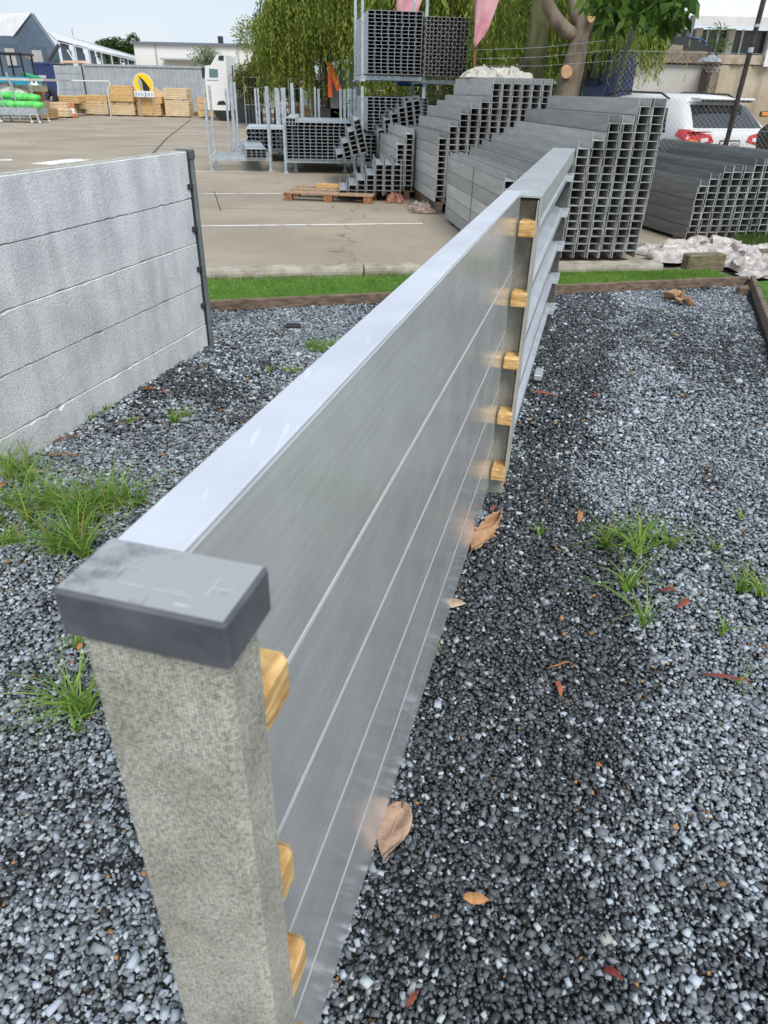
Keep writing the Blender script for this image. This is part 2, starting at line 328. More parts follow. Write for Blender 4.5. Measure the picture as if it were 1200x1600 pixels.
# ------------------------------------------------------------------ gravel
az = R(15.0); FD = Vector((math.sin(az), math.cos(az), 0)); FN = Vector((math.cos(az), -math.sin(az), 0))
def gravel():
    phi = (1+5**.5)/2
    I = np.array([(-1, phi, 0), (1, phi, 0), (-1, -phi, 0), (1, -phi, 0), (0, -1, phi), (0, 1, phi), (0, -1, -phi), (0, 1, -phi), (phi, 0, -1), (phi, 0, 1), (-phi, 0, -1), (-phi, 0, 1)])/np.hypot(1, phi)
    Q = np.array([(a, b, c) for a in (-1, 1) for b in (-1, 1) for c in (-1, 1)], float)*.72
    TQ = np.array([(0, 1, 3), (0, 3, 2), (4, 6, 7), (4, 7, 5), (0, 4, 5), (0, 5, 1), (2, 3, 7), (2, 7, 6), (0, 2, 6), (0, 6, 4), (1, 5, 7), (1, 7, 3)])
    T = np.array([(0, 11, 5), (0, 5, 1), (0, 1, 7), (0, 7, 10), (0, 10, 11), (1, 5, 9), (5, 11, 4), (11, 10, 2), (10, 7, 6), (7, 1, 8), (3, 9, 4), (3, 4, 2), (3, 2, 6), (3, 6, 8), (3, 8, 9), (4, 9, 5), (2, 4, 11), (6, 2, 10), (8, 6, 7), (9, 8, 1)])
    O = np.array([(1, 0, 0), (-1, 0, 0), (0, 1, 0), (0, -1, 0), (0, 0, 1), (0, 0, -1)], float)
    TO = np.array([(0, 2, 4), (2, 1, 4), (1, 3, 4), (3, 0, 4), (2, 0, 5), (1, 2, 5), (3, 1, 5), (0, 3, 5)])
    ry = np.array(E0); rd = np.array(ed)
    def keep(x, y):
        # inside the camera's possible view with margin, in front of the edging
        lim = (y-ry[1])*rd[0]-(x-ry[0])*rd[1] < -.02
        w1 = (x > -(.75*y+1.15)) & (x < .62*y+.95) & (x < E1.x-.04+(y-E1.y)*.34)
        wall = ~((x < -1.28+(y-4.98)*.287-.1) & (y < 4.95))
        return lim & w1 & wall
    out = []
    for (y0, y1, st, ico, sz) in ((.25, 1.6, .024, 1, .0088), (.25, 1.6, .0106, 2, .0082), (1.6, 3.4, .0120, 2, .0090), (3.4, 7.4, .0165, 2, .0112)):
        X, Y = np.meshgrid(np.arange(-6, 6, st), np.arange(y0, y1, st)); X = X.ravel(); Y = Y.ravel()
        X = X+rng.uniform(-.55, .55, X.size)*st; Y = Y+rng.uniform(-.55, .55, X.size)*st
        k = keep(X, Y); X, Y = X[k], Y[k]; N = X.size; B = I if ico == 1 else Q; F = T if ico == 1 else TQ
        s = sz*np.exp(rng.normal(0, .3, N)); ax = np.stack([s*rng.uniform(.8, 1.15, N), s*rng.uniform(.55, .9, N), s*rng.uniform(.38, .65, N)], 1)
        V = B[None]*rng.uniform(.55, 1.25, (N, len(B), 3))*ax[:, None, :]
        a = rng.random(N)*2*np.pi; tl = rng.normal(0, .45, N); ca, sa, ct, s_t = np.cos(a), np.sin(a), np.cos(tl), np.sin(tl)
        y_ = V[..., 1]*ct[:, None]-V[..., 2]*s_t[:, None]; z_ = V[..., 1]*s_t[:, None]+V[..., 2]*ct[:, None]
        x_ = V[..., 0]*ca[:, None]-y_*sa[:, None]; y_ = V[..., 0]*sa[:, None]+y_*ca[:, None]
        zc = rng.uniform(-.009, .006, N)+.006*(vnoise(X*3, Y*3, 3)-.5)
        W = np.stack([x_+X[:, None], y_+Y[:, None], z_+zc[:, None]], 2).reshape(-1, 3)
        # colour: blue-grey split stone, wet nearly black in patches
        v = np.exp(rng.normal(np.log(.3), .55 if y0 < 1 else .4, N)); v = np.clip(v, .05, .5)
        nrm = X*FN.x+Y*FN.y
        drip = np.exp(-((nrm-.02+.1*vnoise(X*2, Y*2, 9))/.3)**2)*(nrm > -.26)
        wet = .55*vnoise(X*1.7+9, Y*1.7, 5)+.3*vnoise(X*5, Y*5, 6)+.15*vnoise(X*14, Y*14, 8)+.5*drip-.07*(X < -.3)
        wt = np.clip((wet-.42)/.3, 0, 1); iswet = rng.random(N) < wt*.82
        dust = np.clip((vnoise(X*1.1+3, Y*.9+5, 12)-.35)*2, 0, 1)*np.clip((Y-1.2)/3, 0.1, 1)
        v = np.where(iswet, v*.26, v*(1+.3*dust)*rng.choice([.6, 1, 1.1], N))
        tint = np.stack([v*.86, v*.97, v*rng.uniform(1.0, 1.14, N)], 1)
        br = rng.random(N) < .008; tint[br] = np.array([.34, .19, .08])*rng.uniform(.5, 1.3, (br.sum(), 1))
        cr_ = rng.random(N) < .012; tint[cr_] = np.array([.42, .43, .42])*rng.uniform(.7, 1.2, (cr_.sum(), 1))
        out.append((W, F, len(B), N, tint))
    Vs = []; Fs = []; Cs = []; k = 0
    for W, F, nb, N, tint in out:
        Vs.append(W); Fs.append((F[None]+(np.arange(N)*nb)[:, None, None]+k).reshape(-1, 3)); Cs.append(np.repeat(tint, nb, 0)); k += len(W)
    print('gravel stones', sum(o[3] for o in out), 'tris', sum(len(f) for f in Fs))
    m = attr_mat('crushed_stone', .5, .5); n, L, b = nodes(m)
    a = [q for q in n if q.type == 'ATTRIBUTE'][0]; sp = n.new('ShaderNodeSeparateColor'); L.new(a.outputs['Color'], sp.inputs[0])
    mr = n.new('ShaderNodeMapRange'); mr.inputs[1].default_value = .03; mr.inputs[2].default_value = .12; mr.inputs[3].default_value = .22; mr.inputs[4].default_value = .65
    L.new(sp.outputs[1], mr.inputs[0]); L.new(mr.outputs[0], b.inputs['Roughness'])
    tg = n.new('ShaderNodeTexNoise'); tg.inputs['Scale'].default_value = 400; tcg = n.new('ShaderNodeTexCoord'); L.new(tcg.outputs['Object'], tg.inputs['Vector'])
    bp = n.new('ShaderNodeBump'); bp.inputs['Strength'].default_value = .35; bp.inputs['Distance'].default_value = .003; L.new(tg.outputs['Fac'], bp.inputs['Height']); L.new(bp.outputs['Normal'], b.inputs['Normal'])
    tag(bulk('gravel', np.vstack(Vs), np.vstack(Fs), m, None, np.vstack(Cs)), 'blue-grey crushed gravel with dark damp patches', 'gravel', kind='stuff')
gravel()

# ================================================================== NEAR FENCE (posts, cap, metal boards)
def F(s, n_, z=0.): return FD*s+FN*n_+Vector((0, 0, z))
frot = Matrix.Rotation(-az, 3, 'Z')          # local x -> FN, local y -> FD
def fbox(mb, s0, s1, n0, n1, z0, z1, bev=.0, mi=0):
    c = F((s0+s1)/2, (n0+n1)/2, (z0+z1)/2); d = (n1-n0, s1-s0, z1-z0)
    return mb.cbox(c, d, bev, frot, mi) if bev else mb.box(c, d, frot, mi)
# post surface: fine woven emboss with grime
M_post = mat('woven_embossed_post', (.33, .32, .265), .85, 0, (.52, .51, .44), 10, 0, detail=8, lo=.33, hi=.6)
n, L, b = nodes(M_post); tc = n.new('ShaderNodeTexCoord')
rot_ = n.new('ShaderNodeMapping'); rot_.inputs['Rotation'].default_value = (0, 0, az); L.new(tc.outputs['Object'], rot_.inputs['Vector'])
sep = n.new('ShaderNodeSeparateXYZ'); L.new(rot_.outputs[0], sep.inputs[0])
def mth(op, a, b_=None, v=None):
    q = n.new('ShaderNodeMath'); q.operation = op; L.new(a, q.inputs[0])
    if b_ is not None: L.new(b_, q.inputs[1])
    if v is not None: q.inputs[1].default_value = v
    return q.outputs[0]
KW = 2100.
xy = mth('ADD', sep.outputs[0], sep.outputs[1])
u = mth('SINE', mth('MULTIPLY', xy, v=KW)); vv = mth('SINE', mth('ADD', mth('MULTIPLY', sep.outputs[2], v=KW*.8), mth('MULTIPLY', mth('SINE', mth('MULTIPLY', xy, v=KW/2)), v=1.5)))
wv = mth('MULTIPLY', mth('ADD', u, vv), v=.25); wv = mth('ADD', wv, v=.5)
bp = n.new('ShaderNodeBump'); bp.inputs['Strength'].default_value = .4; bp.inputs['Distance'].default_value = .0008; L.new(wv, bp.inputs['Height']); L.new(bp.outputs['Normal'], b.inputs['Normal'])
src = b.inputs['Base Color'].links[0].from_socket
mrr = n.new('ShaderNodeMapRange'); mrr.inputs[3].default_value = .6; mrr.inputs[4].default_value = 1.25; L.new(wv, mrr.inputs[0])
sp2 = n.new('ShaderNodeTexNoise'); sp2.inputs['Scale'].default_value = 330; sp2.inputs['Detail'].default_value = 2; L.new(tc.outputs['Object'], sp2.inputs['Vector'])
m2 = n.new('ShaderNodeMapRange'); m2.inputs[1].default_value = .35; m2.inputs[2].default_value = .6; m2.inputs[3].default_value = .55; m2.inputs[4].default_value = 1.1; L.new(sp2.outputs['Fac'], m2.inputs[0])
sc1 = n.new('ShaderNodeVectorMath'); sc1.operation = 'SCALE'; L.new(src, sc1.inputs[0]); L.new(mth('MULTIPLY', mrr.outputs[0], m2.outputs[0]), sc1.inputs['Scale']); L.new(sc1.outputs[0], b.inputs['Base Color'])
M_cap = mat('grey_cap_plastic', (.075, .08, .092), .5, 0, (.12, .125, .14), 20, .15, 40)
n, L, b = nodes(M_cap); tc = n.new('ShaderNodeTexCoord'); sx = n.new('ShaderNodeSeparateXYZ')
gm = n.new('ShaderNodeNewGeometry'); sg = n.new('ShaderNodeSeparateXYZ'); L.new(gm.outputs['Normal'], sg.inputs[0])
# pale grey mottling, only where the cap faces upward
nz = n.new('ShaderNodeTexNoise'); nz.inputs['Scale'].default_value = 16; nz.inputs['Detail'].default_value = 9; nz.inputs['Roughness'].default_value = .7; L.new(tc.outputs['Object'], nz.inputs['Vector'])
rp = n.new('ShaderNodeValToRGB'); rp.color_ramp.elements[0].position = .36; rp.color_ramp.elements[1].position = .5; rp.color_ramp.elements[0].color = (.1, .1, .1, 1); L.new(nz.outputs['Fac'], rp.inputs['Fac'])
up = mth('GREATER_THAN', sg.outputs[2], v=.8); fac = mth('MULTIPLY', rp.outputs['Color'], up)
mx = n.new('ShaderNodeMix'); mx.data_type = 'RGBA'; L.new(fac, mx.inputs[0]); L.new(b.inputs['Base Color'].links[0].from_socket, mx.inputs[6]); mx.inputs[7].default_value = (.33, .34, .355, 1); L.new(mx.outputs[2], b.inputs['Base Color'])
M_scuff = mat('scuff', (.3, .3, .33), .8, 0, (.5, .5, .52), 60)

def brushed(name, base, rough, metal=.6):
    m = mat(name, base, rough, metal); n, L, b = nodes(m); tc = n.new('ShaderNodeTexCoord')
    mp = n.new('ShaderNodeMapping'); mp.inputs['Rotation'].default_value = (0, 0, az); mp.inputs['Scale'].default_value = (1, .35, 24); L.new(tc.outputs['Object'], mp.inputs['Vector'])
    t = n.new('ShaderNodeTexNoise'); t.inputs['Scale'].default_value = 4; t.inputs['Detail'].default_value = 7; t.inputs['Roughness'].default_value = .65; L.new(mp.outputs[0], t.inputs['Vector'])
    t2 = n.new('ShaderNodeTexNoise'); t2.inputs['Scale'].default_value = 7; t2.inputs['Detail'].default_value = 8; L.new(tc.outputs['Object'], t2.inputs['Vector'])
    mr = n.new('ShaderNodeMapRange'); mr.inputs[1].default_value = .3; mr.inputs[2].default_value = .7; mr.inputs[3].default_value = .88; mr.inputs[4].default_value = 1.05; L.new(t.outputs['Fac'], mr.inputs[0])
    mr2 = n.new('ShaderNodeMapRange'); mr2.inputs[1].default_value = .3; mr2.inputs[2].default_value = .7; mr2.inputs[3].default_value = .93; mr2.inputs[4].default_value = 1.05; L.new(t2.outputs['Fac'], mr2.inputs[0])
    pr = n.new('ShaderNodeMath'); pr.operation = 'MULTIPLY'; L.new(mr.outputs[0], pr.inputs[0]); L.new(mr2.outputs[0], pr.inputs[1])
    s = n.new('ShaderNodeVectorMath'); s.operation = 'SCALE'; s.inputs[0].default_value = base; L.new(pr.outputs[0], s.inputs['Scale']); L.new(s.outputs[0], b.inputs['Base Color'])
    mp2 = n.new('ShaderNodeMapping'); mp2.inputs['Rotation'].default_value = (0, 0, az); mp2.inputs['Scale'].default_value = (1, .12, 1.6); L.new(tc.outputs['Object'], mp2.inputs['Vector'])
    t3 = n.new('ShaderNodeTexNoise'); t3.inputs['Scale'].default_value = 90; t3.inputs['Detail'].default_value = 3; L.new(mp2.outputs[0], t3.inputs['Vector'])
    r3 = n.new('ShaderNodeMapRange'); r3.inputs[1].default_value = .64; r3.inputs[2].default_value = .7; r3.inputs[3].default_value = 0; r3.inputs[4].default_value = .5; L.new(t3.outputs['Fac'], r3.inputs[0])
    mxs = n.new('ShaderNodeMix'); mxs.data_type = 'RGBA'; L.new(r3.outputs[0], mxs.inputs[0]); L.new(s.outputs[0], mxs.inputs[6]); mxs.inputs[7].default_value = (.85, .87, .88, 1); L.new(mxs.outputs[2], b.inputs['Base Color'])
    mr3 = n.new('ShaderNodeMapRange'); mr3.inputs[3].default_value = rough-.07; mr3.inputs[4].default_value = rough+.1; L.new(t2.outputs['Fac'], mr3.inputs[0]); L.new(mr3.outputs[0], b.inputs['Roughness'])
    bp = n.new('ShaderNodeBump'); bp.inputs['Strength'].default_value = .06; bp.inputs['Distance'].default_value = .002; L.new(t.outputs['Fac'], bp.inputs['Height']); L.new(bp.outputs['Normal'], b.inputs['Normal'])
    return m
M_alu = brushed('brushed_aluminium', (.72, .725, .725), .17, .45)
M_alutop = brushed('milky_aluminium', (.70, .72, .77), .45, .45)
M_edge = mat('bare_arris', (.66, .67, .68), .4, .5)
M_dullalu = brushed('dull_aluminium', (.5, .52, .52), .5)
M_slat = brushed('slat_aluminium', (.66, .69, .73), .3)

fence = thing('metal_board_fence', 'long silver metal fence running away from the capped stone-grey post, wood packers in its ends', 'fence', F(.3, -.24))
def FO(mb, name, m, par=fence): 
    me = mb.mesh(name, m); me.transform(Matrix.Translation(-fence.location)); return link(name, me, par)
post = FO(fbox(MB(), .293, .347, -.293, -.181, -.1, 1.30, .007), 'post', M_post)
cap = FO(fbox(MB(), .287, .353, -.298, -.1745, 1.283, 1.322, .0028), 'post_cap', M_cap); 
# scratched marks on the cap: shallow raised residue
sm = MB()
for k_, (s0, s1, n0, n1, h) in enumerate(((.306, .3074, -.262, -.205, .0006), (.308, .33, -.2, -.1987, .0007), (.318, .32, -.2, -.183, .0005), (.306, .322, -.268, -.266, .0005), (.296, .298, -.215, -.203, .0008), (.309, .3098, -.222, -.205, .0009), (.321, .3225, -.262, -.25, .0007))):
    fbox(sm, s0, s1, n0, n1, 1.3215, 1.32212+k_*.00005)
FO(sm, 'scuff_mark', M_scuff)
# panel: five boards, each with a bright chamfered top arris; folded cover on top
NR, NL = -.262, -.316; S0, S1 = .349, 2.80
zs = [.07, .31, .55, .79, 1.025, 1.293]
for i in range(5):
    z0, z1 = zs[i], zs[i+1]-.003; mb = MB(); k = .0035
    prof = [(NL, z0), (NR-.004, z0), (NR, z0+.004), (NR, z1-k), (NR-k, z1), (NL+k, z1), (NL, z1-k)]
    mb.prism(prof, FD*S0, FD*S1, FN, (0, 0, 1))
    o = FO(mb, 'board', M_alu)
    eb = MB(); fbox(eb, S0+.001, S1-.001, NR-.002, NR+.0012, z1-.0038, z1-.0014); 
    if i < 4: FO(eb, 'edge_bead', M_edge, fence)
mb = MB(); mb.prism([(NL-.004, 1.20), (NL-.004, 1.294), (NL-.001, 1.297), (NR-.001, 1.297), (NR+.002, 1.2955), (NR+.002, 1.2935), (NL-.002, 1.2935), (NL-.002, 1.20)], FD*S0, FD*(S1+.0), FN, (0, 0, 1)); FO(mb, 'top_cover', M_alutop)
for z0 in (1.144, .888, .636, .389, .12):                                  # packers at the far (middle) post
    FO(fbox(MB(), 2.77, 2.865, NR+.006, -.195, z0, z0+.05+random.uniform(-.005, .008), .004), 'timber_packer', M_timber)
for z0, z1, s1 in ((1.125, 1.18, .425), (.872, .93, .405), (.668, .725, .42), (.46, .52, .41), (.2, .27, .41)):     # packers behind the near post
    FO(fbox(MB(), .349, s1, NR+.004, -.196, z0, z1, .008), 'timber_packer', M_timber)
# middle post (H section, web between the flanges)
FO(fbox(MB(), 2.868, 2.93, -.335, -.205, -.1, 1.262, .006), 'post', M_post)
for q0, q1 in ((-.2, -.194),):
    FO(fbox(MB(), 2.80, 2.985, q0, q1, .1, 1.268, .001), 'post_flange', mat('pale_post_face', (.34, .33, .28), .8, 0, (.46, .45, .4), 12, .2, 80))
# louvred second bay
mb = MB(); mb.prism([(-.335, 1.17), (-.335, 1.282), (-.186, 1.282), (-.186, 1.20), (-.192, 1.20), (-.192, 1.276), (-.329, 1.276), (-.329, 1.17)], FD*2.80, FD*5.58, FN, (0, 0, 1)); FO(mb, 'top_cover', M_dullalu)
for i in range(5):
    zt = 1.19-.222*i; mb = MB()
    prof = [(-.325, zt), (-.215, zt-.035), (-.2, zt-.05), (-.2, zt-.085), (-.282, zt-.218), (-.325, zt-.218)]
    mb.prism(prof, FD*2.94, FD*5.30, FN, (0, 0, 1)); FO(mb, 'slat', M_slat)
    FO(fbox(MB(), 5.28, 5.5, -.235, -.165, zt-.09, zt-.055, .002), 'bracket', mat('bracket_aluminium', (.7, .74, .78), .35, .6))
FO(fbox(MB(), 5.50, 5.57, -.345, -.185, -.1, 1.27, .006), 'post', mat('charcoal_post', (.05, .052, .05), .75, 0, (.09, .092, .088), 14, .3, 90))
FO(fbox(MB(), 5.48, 5.50, -.34, -.2, .06, 1.2, .003), 'post_flange', MATS['charcoal_post'])
FO(fbox(MB(), 4.35, 4.5, -.2, -.15, .035, .07, .004), 'bracket', MATS['bracket_aluminium'])

# ================================================================== CONCRETE SLEEPER WALL (left)
M_conc = mat('precast_concrete', (.57, .58, .58), .85, 0, (.71, .715, .71), 5, .35, 75, detail=9)
n, L, b = nodes(M_conc); tc = n.new('ShaderNodeTexCoord')
mp = n.new('ShaderNodeMapping'); mp.inputs['Scale'].default_value = (1, 5, .9); L.new(tc.outputs['Object'], mp.inputs['Vector'])
st = n.new('ShaderNodeTexNoise'); st.inputs['Scale'].default_value = 1.9; st.inputs['Detail'].default_value = 7; L.new(mp.outputs[0], st.inputs['Vector'])
rs = n.new('ShaderNodeValToRGB'); rs.color_ramp.elements[0].position = .35; rs.color_ramp.elements[1].position = .62; rs.color_ramp.elements[0].color = (.9, .91, .92, 1); rs.color_ramp.elements[1].color = (1.1, 1.09, 1.1, 1); L.new(st.outputs['Fac'], rs.inputs['Fac'])
pk = n.new('ShaderNodeTexNoise'); pk.inputs['Scale'].default_value = 130; pk.inputs['Detail'].default_value = 3; L.new(tc.outputs['Object'], pk.inputs['Vector'])
rk = n.new('ShaderNodeValToRGB'); rk.color_ramp.elements[0].position = .3; rk.color_ramp.elements[1].position = .45; rk.color_ramp.elements[0].color = (.62, .62, .62, 1); L.new(pk.outputs['Fac'], rk.inputs['Fac'])
src = b.inputs['Base Color'].links[0].from_socket
for q in (rs, rk):
    mx = n.new('ShaderNodeMix'); mx.data_type = 'RGBA'; mx.blend_type = 'MULTIPLY'; mx.inputs[0].default_value = 1; L.new(src, mx.inputs[6]); L.new(q.outputs['Color'], mx.inputs[7]); src = mx.outputs[2]
L.new(src, b.inputs['Base Color'])
M_conct = mat('lichened_concrete_top', (.3, .31, .26), .9, 0, (.5, .5, .46), 30, .6, 90)
WN = -2.52                                       # face of the wall in fence normals; it runs parallel to the fence
wall = thing('concrete_sleeper_wall', 'pale grey concrete sleeper retaining wall standing left of the gravel', 'wall', F(4.4, WN-.04)); wall['kind'] = 'thing'
def WO(mb, name, m, par=wall):
    me = mb.mesh(name, m); me.transform(Matrix.Translation(-wall.location)); return link(name, me, par)
wz = [-.03, .155, .425, .70, .972, 1.246]
for i in range(5):
    z0, z1 = wz[i], wz[i+1]; mb = MB(); N = 90; vs = []; wob = random.Random(i)
    offs = [wob.uniform(-.003, .003) for _ in range(N+1)]
    for k in range(N+1):
        s = 1.1+(4.40-1.1)*k/N; e0 = max(0, wob.gauss(.0, .003)); e1 = max(0, wob.gauss(0, .003)); e1 = e1*3 if wob.random() < .12 else e1; j = .0
        if i == 4: e1 *= .3
        pr = [(-.075, z0), (-.006-e0, z0+.001), (0, z0+.004+e0), (.0, z1-.004-e1), (-.006-e1, z1-.001), (-.075, z1-.002)]
        vs += [F(s, WN+a-(.002*(i % 2)), zz) for a, zz in pr]
    fs = [(k*6+q, k*6+(q+1) % 6, k*6+6+(q+1) % 6, k*6+6+q) for k in range(N) for q in range(6)]+[tuple(range(6)), tuple(range(N*6, N*6+6))]
    mb.add(vs, fs); WO(mb, 'sleeper', M_conc)
mb = MB(); mb.box(F(2.75, WN-.04, 1.2465), (.064, 3.3, .004), frot); WO(mb, 'weathered_top', M_conct)
M_stl = mat('steel_channel', (.17, .2, .2), .5, .4, (.26, .3, .3), 10)
WO(fbox(MB(), 4.405, 4.42, WN-.08, WN+.006, -.05, 1.24, .002), 'post_web', M_blackpl)
WO(fbox(MB(), 4.42, 4.455, WN-.085, WN+.02, -.05, 1.235, .003), 'post', M_stl)
WO(fbox(MB(), 4.412, 4.462, WN-.09, WN+.026, 1.2, 1.255, .004), 'post_cap', mat('cap_dark', (.09, .1, .11), .5))
for z0 in (1.03, .775, .52, .275): WO(fbox(MB(), 4.365, 4.41, WN-.01, WN+.016, z0, z0+.032, .003), 'clip', M_blackpl)

# ================================================================== STEEL BEAM STACKS
PW, HH, TK = .147, .0772, .0052
M_cut = galv('clean_zinc_edge', (.4, .41, .41), (.58, .59, .59), .5, .3)
WB = .125
def beam_parts(Ln):
    mb = MB()
    for x in (0, WB): mb.box((x, Ln/2, 0), (TK, Ln, HH*2-.007))
    mb.box((WB/2, Ln/2, 0), (WB-TK-.001, Ln, TK*.9))
    mb.m = [0, 0, 1, 1, 1, 1]*2+[0, 0, 1, 1, 0, 0]; return mb
M_cutb = galv('bright_zinc_edge', (.55, .57, .58), (.75, .77, .78), .4, .35)
def beam_mesh(Ln, m, name='steel_beam'): return beam_parts(Ln).mesh(name, [m, M_cutb if m is M_beamd else M_cut])
def ORD(n): return str(n)+('th' if 10 < n < 20 else {1: 'st', 2: 'nd', 3: 'rd'}.get(n % 10, 'th')) if n > 1 else 'first'
def stack(front, azd, Ln, cols, z0, m, label, group, roll=0., single=True, name='steel_beam', maxcol=None, pile=None, jit=.018):
    """front = left front corner on the ground; columns go right, beams run back; webs nest half a flange apart"""
    a = R(azd); ax = Vector((math.sin(a), math.cos(a), 0)); rt = Vector((math.cos(a), -math.sin(a), 0))
    me = beam_mesh(Ln, m, name) if single else None
    rot = Matrix.Rotation(-a, 4, 'Z') @ Matrix.Rotation(roll, 4, 'Y')
    up = (rot @ Vector((0, 0, 1))); rr = (rot @ Vector((1, 0, 0)))
    rj = random.Random(len(cols)*7)
    for k, nb in enumerate(cols):
        for i in range(nb):
            p = Vector(front)+rr*(k*PW+(i % 2)*.0135)+up*(z0+i*HH)+ax*rj.uniform(-jit, jit)
            if single and (maxcol is None or k < maxcol):
                o = link(name, me); o.location = p; o.rotation_euler = rot.to_euler()
                tag(o, '%s beam from top, %s column from left, %s' % (ORD(nb-i), ORD(k+1), label), 'steel beam', group, 'thing')
            else:
                T_ = Matrix.Translation(p) @ rot
                q = beam_parts(Ln); pile.add([T_ @ Vector(v) for v in q.v], q.f); pile.m[-len(q.f):] = q.m
def bearers(name, label, front, azd, Ln, wid, z0, offs, m=M_oldwood, grp=None):
    a = R(azd); ax = Vector((math.sin(a), math.cos(a), 0)); rt = Vector((math.cos(a), -math.sin(a), 0)); rot = Matrix.Rotation(-a, 3, 'Z')
    for i, o_ in enumerate(offs):
        c = Vector(front)+ax*o_+rt*(wid/2); mb = MB().cbox((0, 0, 0), (wid, .09, z0), .006, rot)
        tag(mb.obj(name, m, None, loc=c+Vector((0, 0, z0/2))), label[i], 'bearer')
pile = MB()
D_F = (2.757-.147*11+.0, 8.17-.02+.147*11*.0, 0)
# D: the tall stack right of the fence
aD = -7.5; rtD = Vector((math.cos(R(aD)), -math.sin(R(aD)), 0))
D_F = Vector((2.757, 8.19, 0))-rtD*(PW*11-.011)
stack(D_F, aD, 2.9, [10, 10, 11, 12, 13, 14, 15, 17, 17, 19, 19], .12, M_beam, 'tall stack behind the louvres', 'beams in the tall stack behind the louvred fence')
bearers('timber_bearer', ['front timber bearer beneath the tall beam stack by the fence', 'rear timber bearer beneath the tall beam stack by the fence'], D_F, aD, 2.9, 1.6, .04, (.3, 2.5))
# E: right-hand stack
E_F = Vector((3.79, 9.5, 0)); aE = -14
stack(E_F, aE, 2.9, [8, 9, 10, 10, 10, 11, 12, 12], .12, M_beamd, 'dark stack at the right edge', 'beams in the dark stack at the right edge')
bearers('timber_bearer', ['front timber bearer beneath the dark beam stack at the right', 'rear timber bearer beneath the dark beam stack at the right'], E_F, aE, 2.9, 1.3, .08, (.25, 2.5))
# C: stepped stack left of it
C_F = Vector((.66, 11.4, 0)); aC = -9.2
stack(C_F, aC, 2.3, [11, 13, 15, 16, 17, 20, 20, 20, 20, 20, 20], .245, M_beam, 'stepped middle stack', 'beams in the stepped stack in the middle', maxcol=5, pile=pile)
# B: slim stack
B_F = Vector((.07, 12.95, 0)); stack(B_F, -8, 2.2, [9, 11], .22, M_beam, '', '', single=False, pile=pile)
# A: low stack on the pallet and the tilted pile behind it
PA = thing('pallet', 'wooden pallet with a loose board carrying the low staggered stack of bright beams', 'pallet', (-.97, 13.0, 0), R(-8))
for y_ in (-.42, 0, .42): MB().box((0, y_, .118), (1.5, .26, .024)).obj('deck_board', M_pallet, PA)
for x_ in (-.68, 0, .66):
    for y_ in (-.48, 0, .46): MB().cbox((x_, y_, .053), (.14, .12, .104), .004).obj('block', M_redwood, PA)
MB().box((-.15, .2, .165), (.4, .09, .07)).obj('loose_board', M_timber, PA)
A_F = Vector((-.86, 12.62, 0)); pile2 = MB()
stack(A_F, -4, 1.1, [1, 2, 3, 4, 6, 6, 6], .17, M_bright, '', '', single=False, pile=pile2)
stack(Vector((-.9, 14.4, 0)), -5, 1.5, [2, 4, 6, 8], .5, M_bright, '', '', roll=R(-14), single=False, pile=pile2)
stack(Vector((-.15, 15.2, 0)), -5, 1.5, [10, 12, 13, 14, 15, 15], .25, M_bright, '', '', roll=R(-9), single=False, pile=pile2)
tag(pile.obj('steel_beam_pile', [M_beam, M_cut]), 'light grey galvanised H-beams stacked behind and left of the stepped stack', 'steel beams', kind='stuff')
tag(pile2.obj('steel_beam_pile', [M_bright, M_cut]), 'bright galvanised beams piled and tilted around the low pallet', 'steel beams', kind='stuff')
def pallet(loc, rz, label, W=1.4, D_=1.2, z=.14, m=M_oldwood):
    t = thing('pallet', label, 'pallet', loc, rz)
    for y_ in np.linspace(-D_/2+.06, D_/2-.06, 5): MB().box((0, y_, z-.012), (W, .11, .022)).obj('deck_board', m, t)
    for x_ in (-W/2+.05, 0, W/2-.05): MB().box((x_, 0, (z-.024)/2), (.09, D_, z-.026)).obj('runner', m, t)
    return t
def behind(front, azd, x, y, z=0): 
    a = R(azd); return Vector(front)+Vector((math.cos(a), -math.sin(a), 0))*x+Vector((math.sin(a), math.cos(a), 0))*y+Vector((0, 0, z))
pallet(behind(C_F, aC, .83, 1.15), -R(aC), 'dark old pallet under the stepped beam stack', 1.6, 2.25, .166)
pallet(behind(B_F, -8, .2, 1.1), R(8), 'dark old pallet under the slim two-column beam stack', .5, 2.1, .14)
pallet(Vector((.35, 15.9, 0)), R(5), 'pallet hidden under the tilted bright beams', 1.4, 1.4, .12)
# rust-stained strap marks on the plank-like flanks
M_rust = mat('rust_strap', (.2, .075, .03), .8, .2, (.32, .15, .07), 20)
for (Fr, a_, ys, z0, z1, lab) in ((D_F, aD, 1.35, .16, .84, 'rusty steel strap down the flank of the tall stack'),):
    p0 = behind(Fr, a_, -.006, ys); rot = Matrix.Rotation(-R(a_), 3, 'Z')
    tag(MB().box((0, 0, 0), (.002, .016, z1-z0), rot).obj('steel_strap', M_rust, None, loc=p0+Vector((0, 0, (z0+z1)/2))), lab, 'strap')
cu = [behind(C_F, aC, x, y, z) for x, y, z in ((.46, .9, 1.36), (.6, 1.15, 1.47), (.72, 1.35, 1.56), (1.0, 1.7, 1.83))]
tag(MB().tube(cu, .005, 4).obj('twine', M_rust), 'brown twine lying over the stepped beam stack', 'twine')

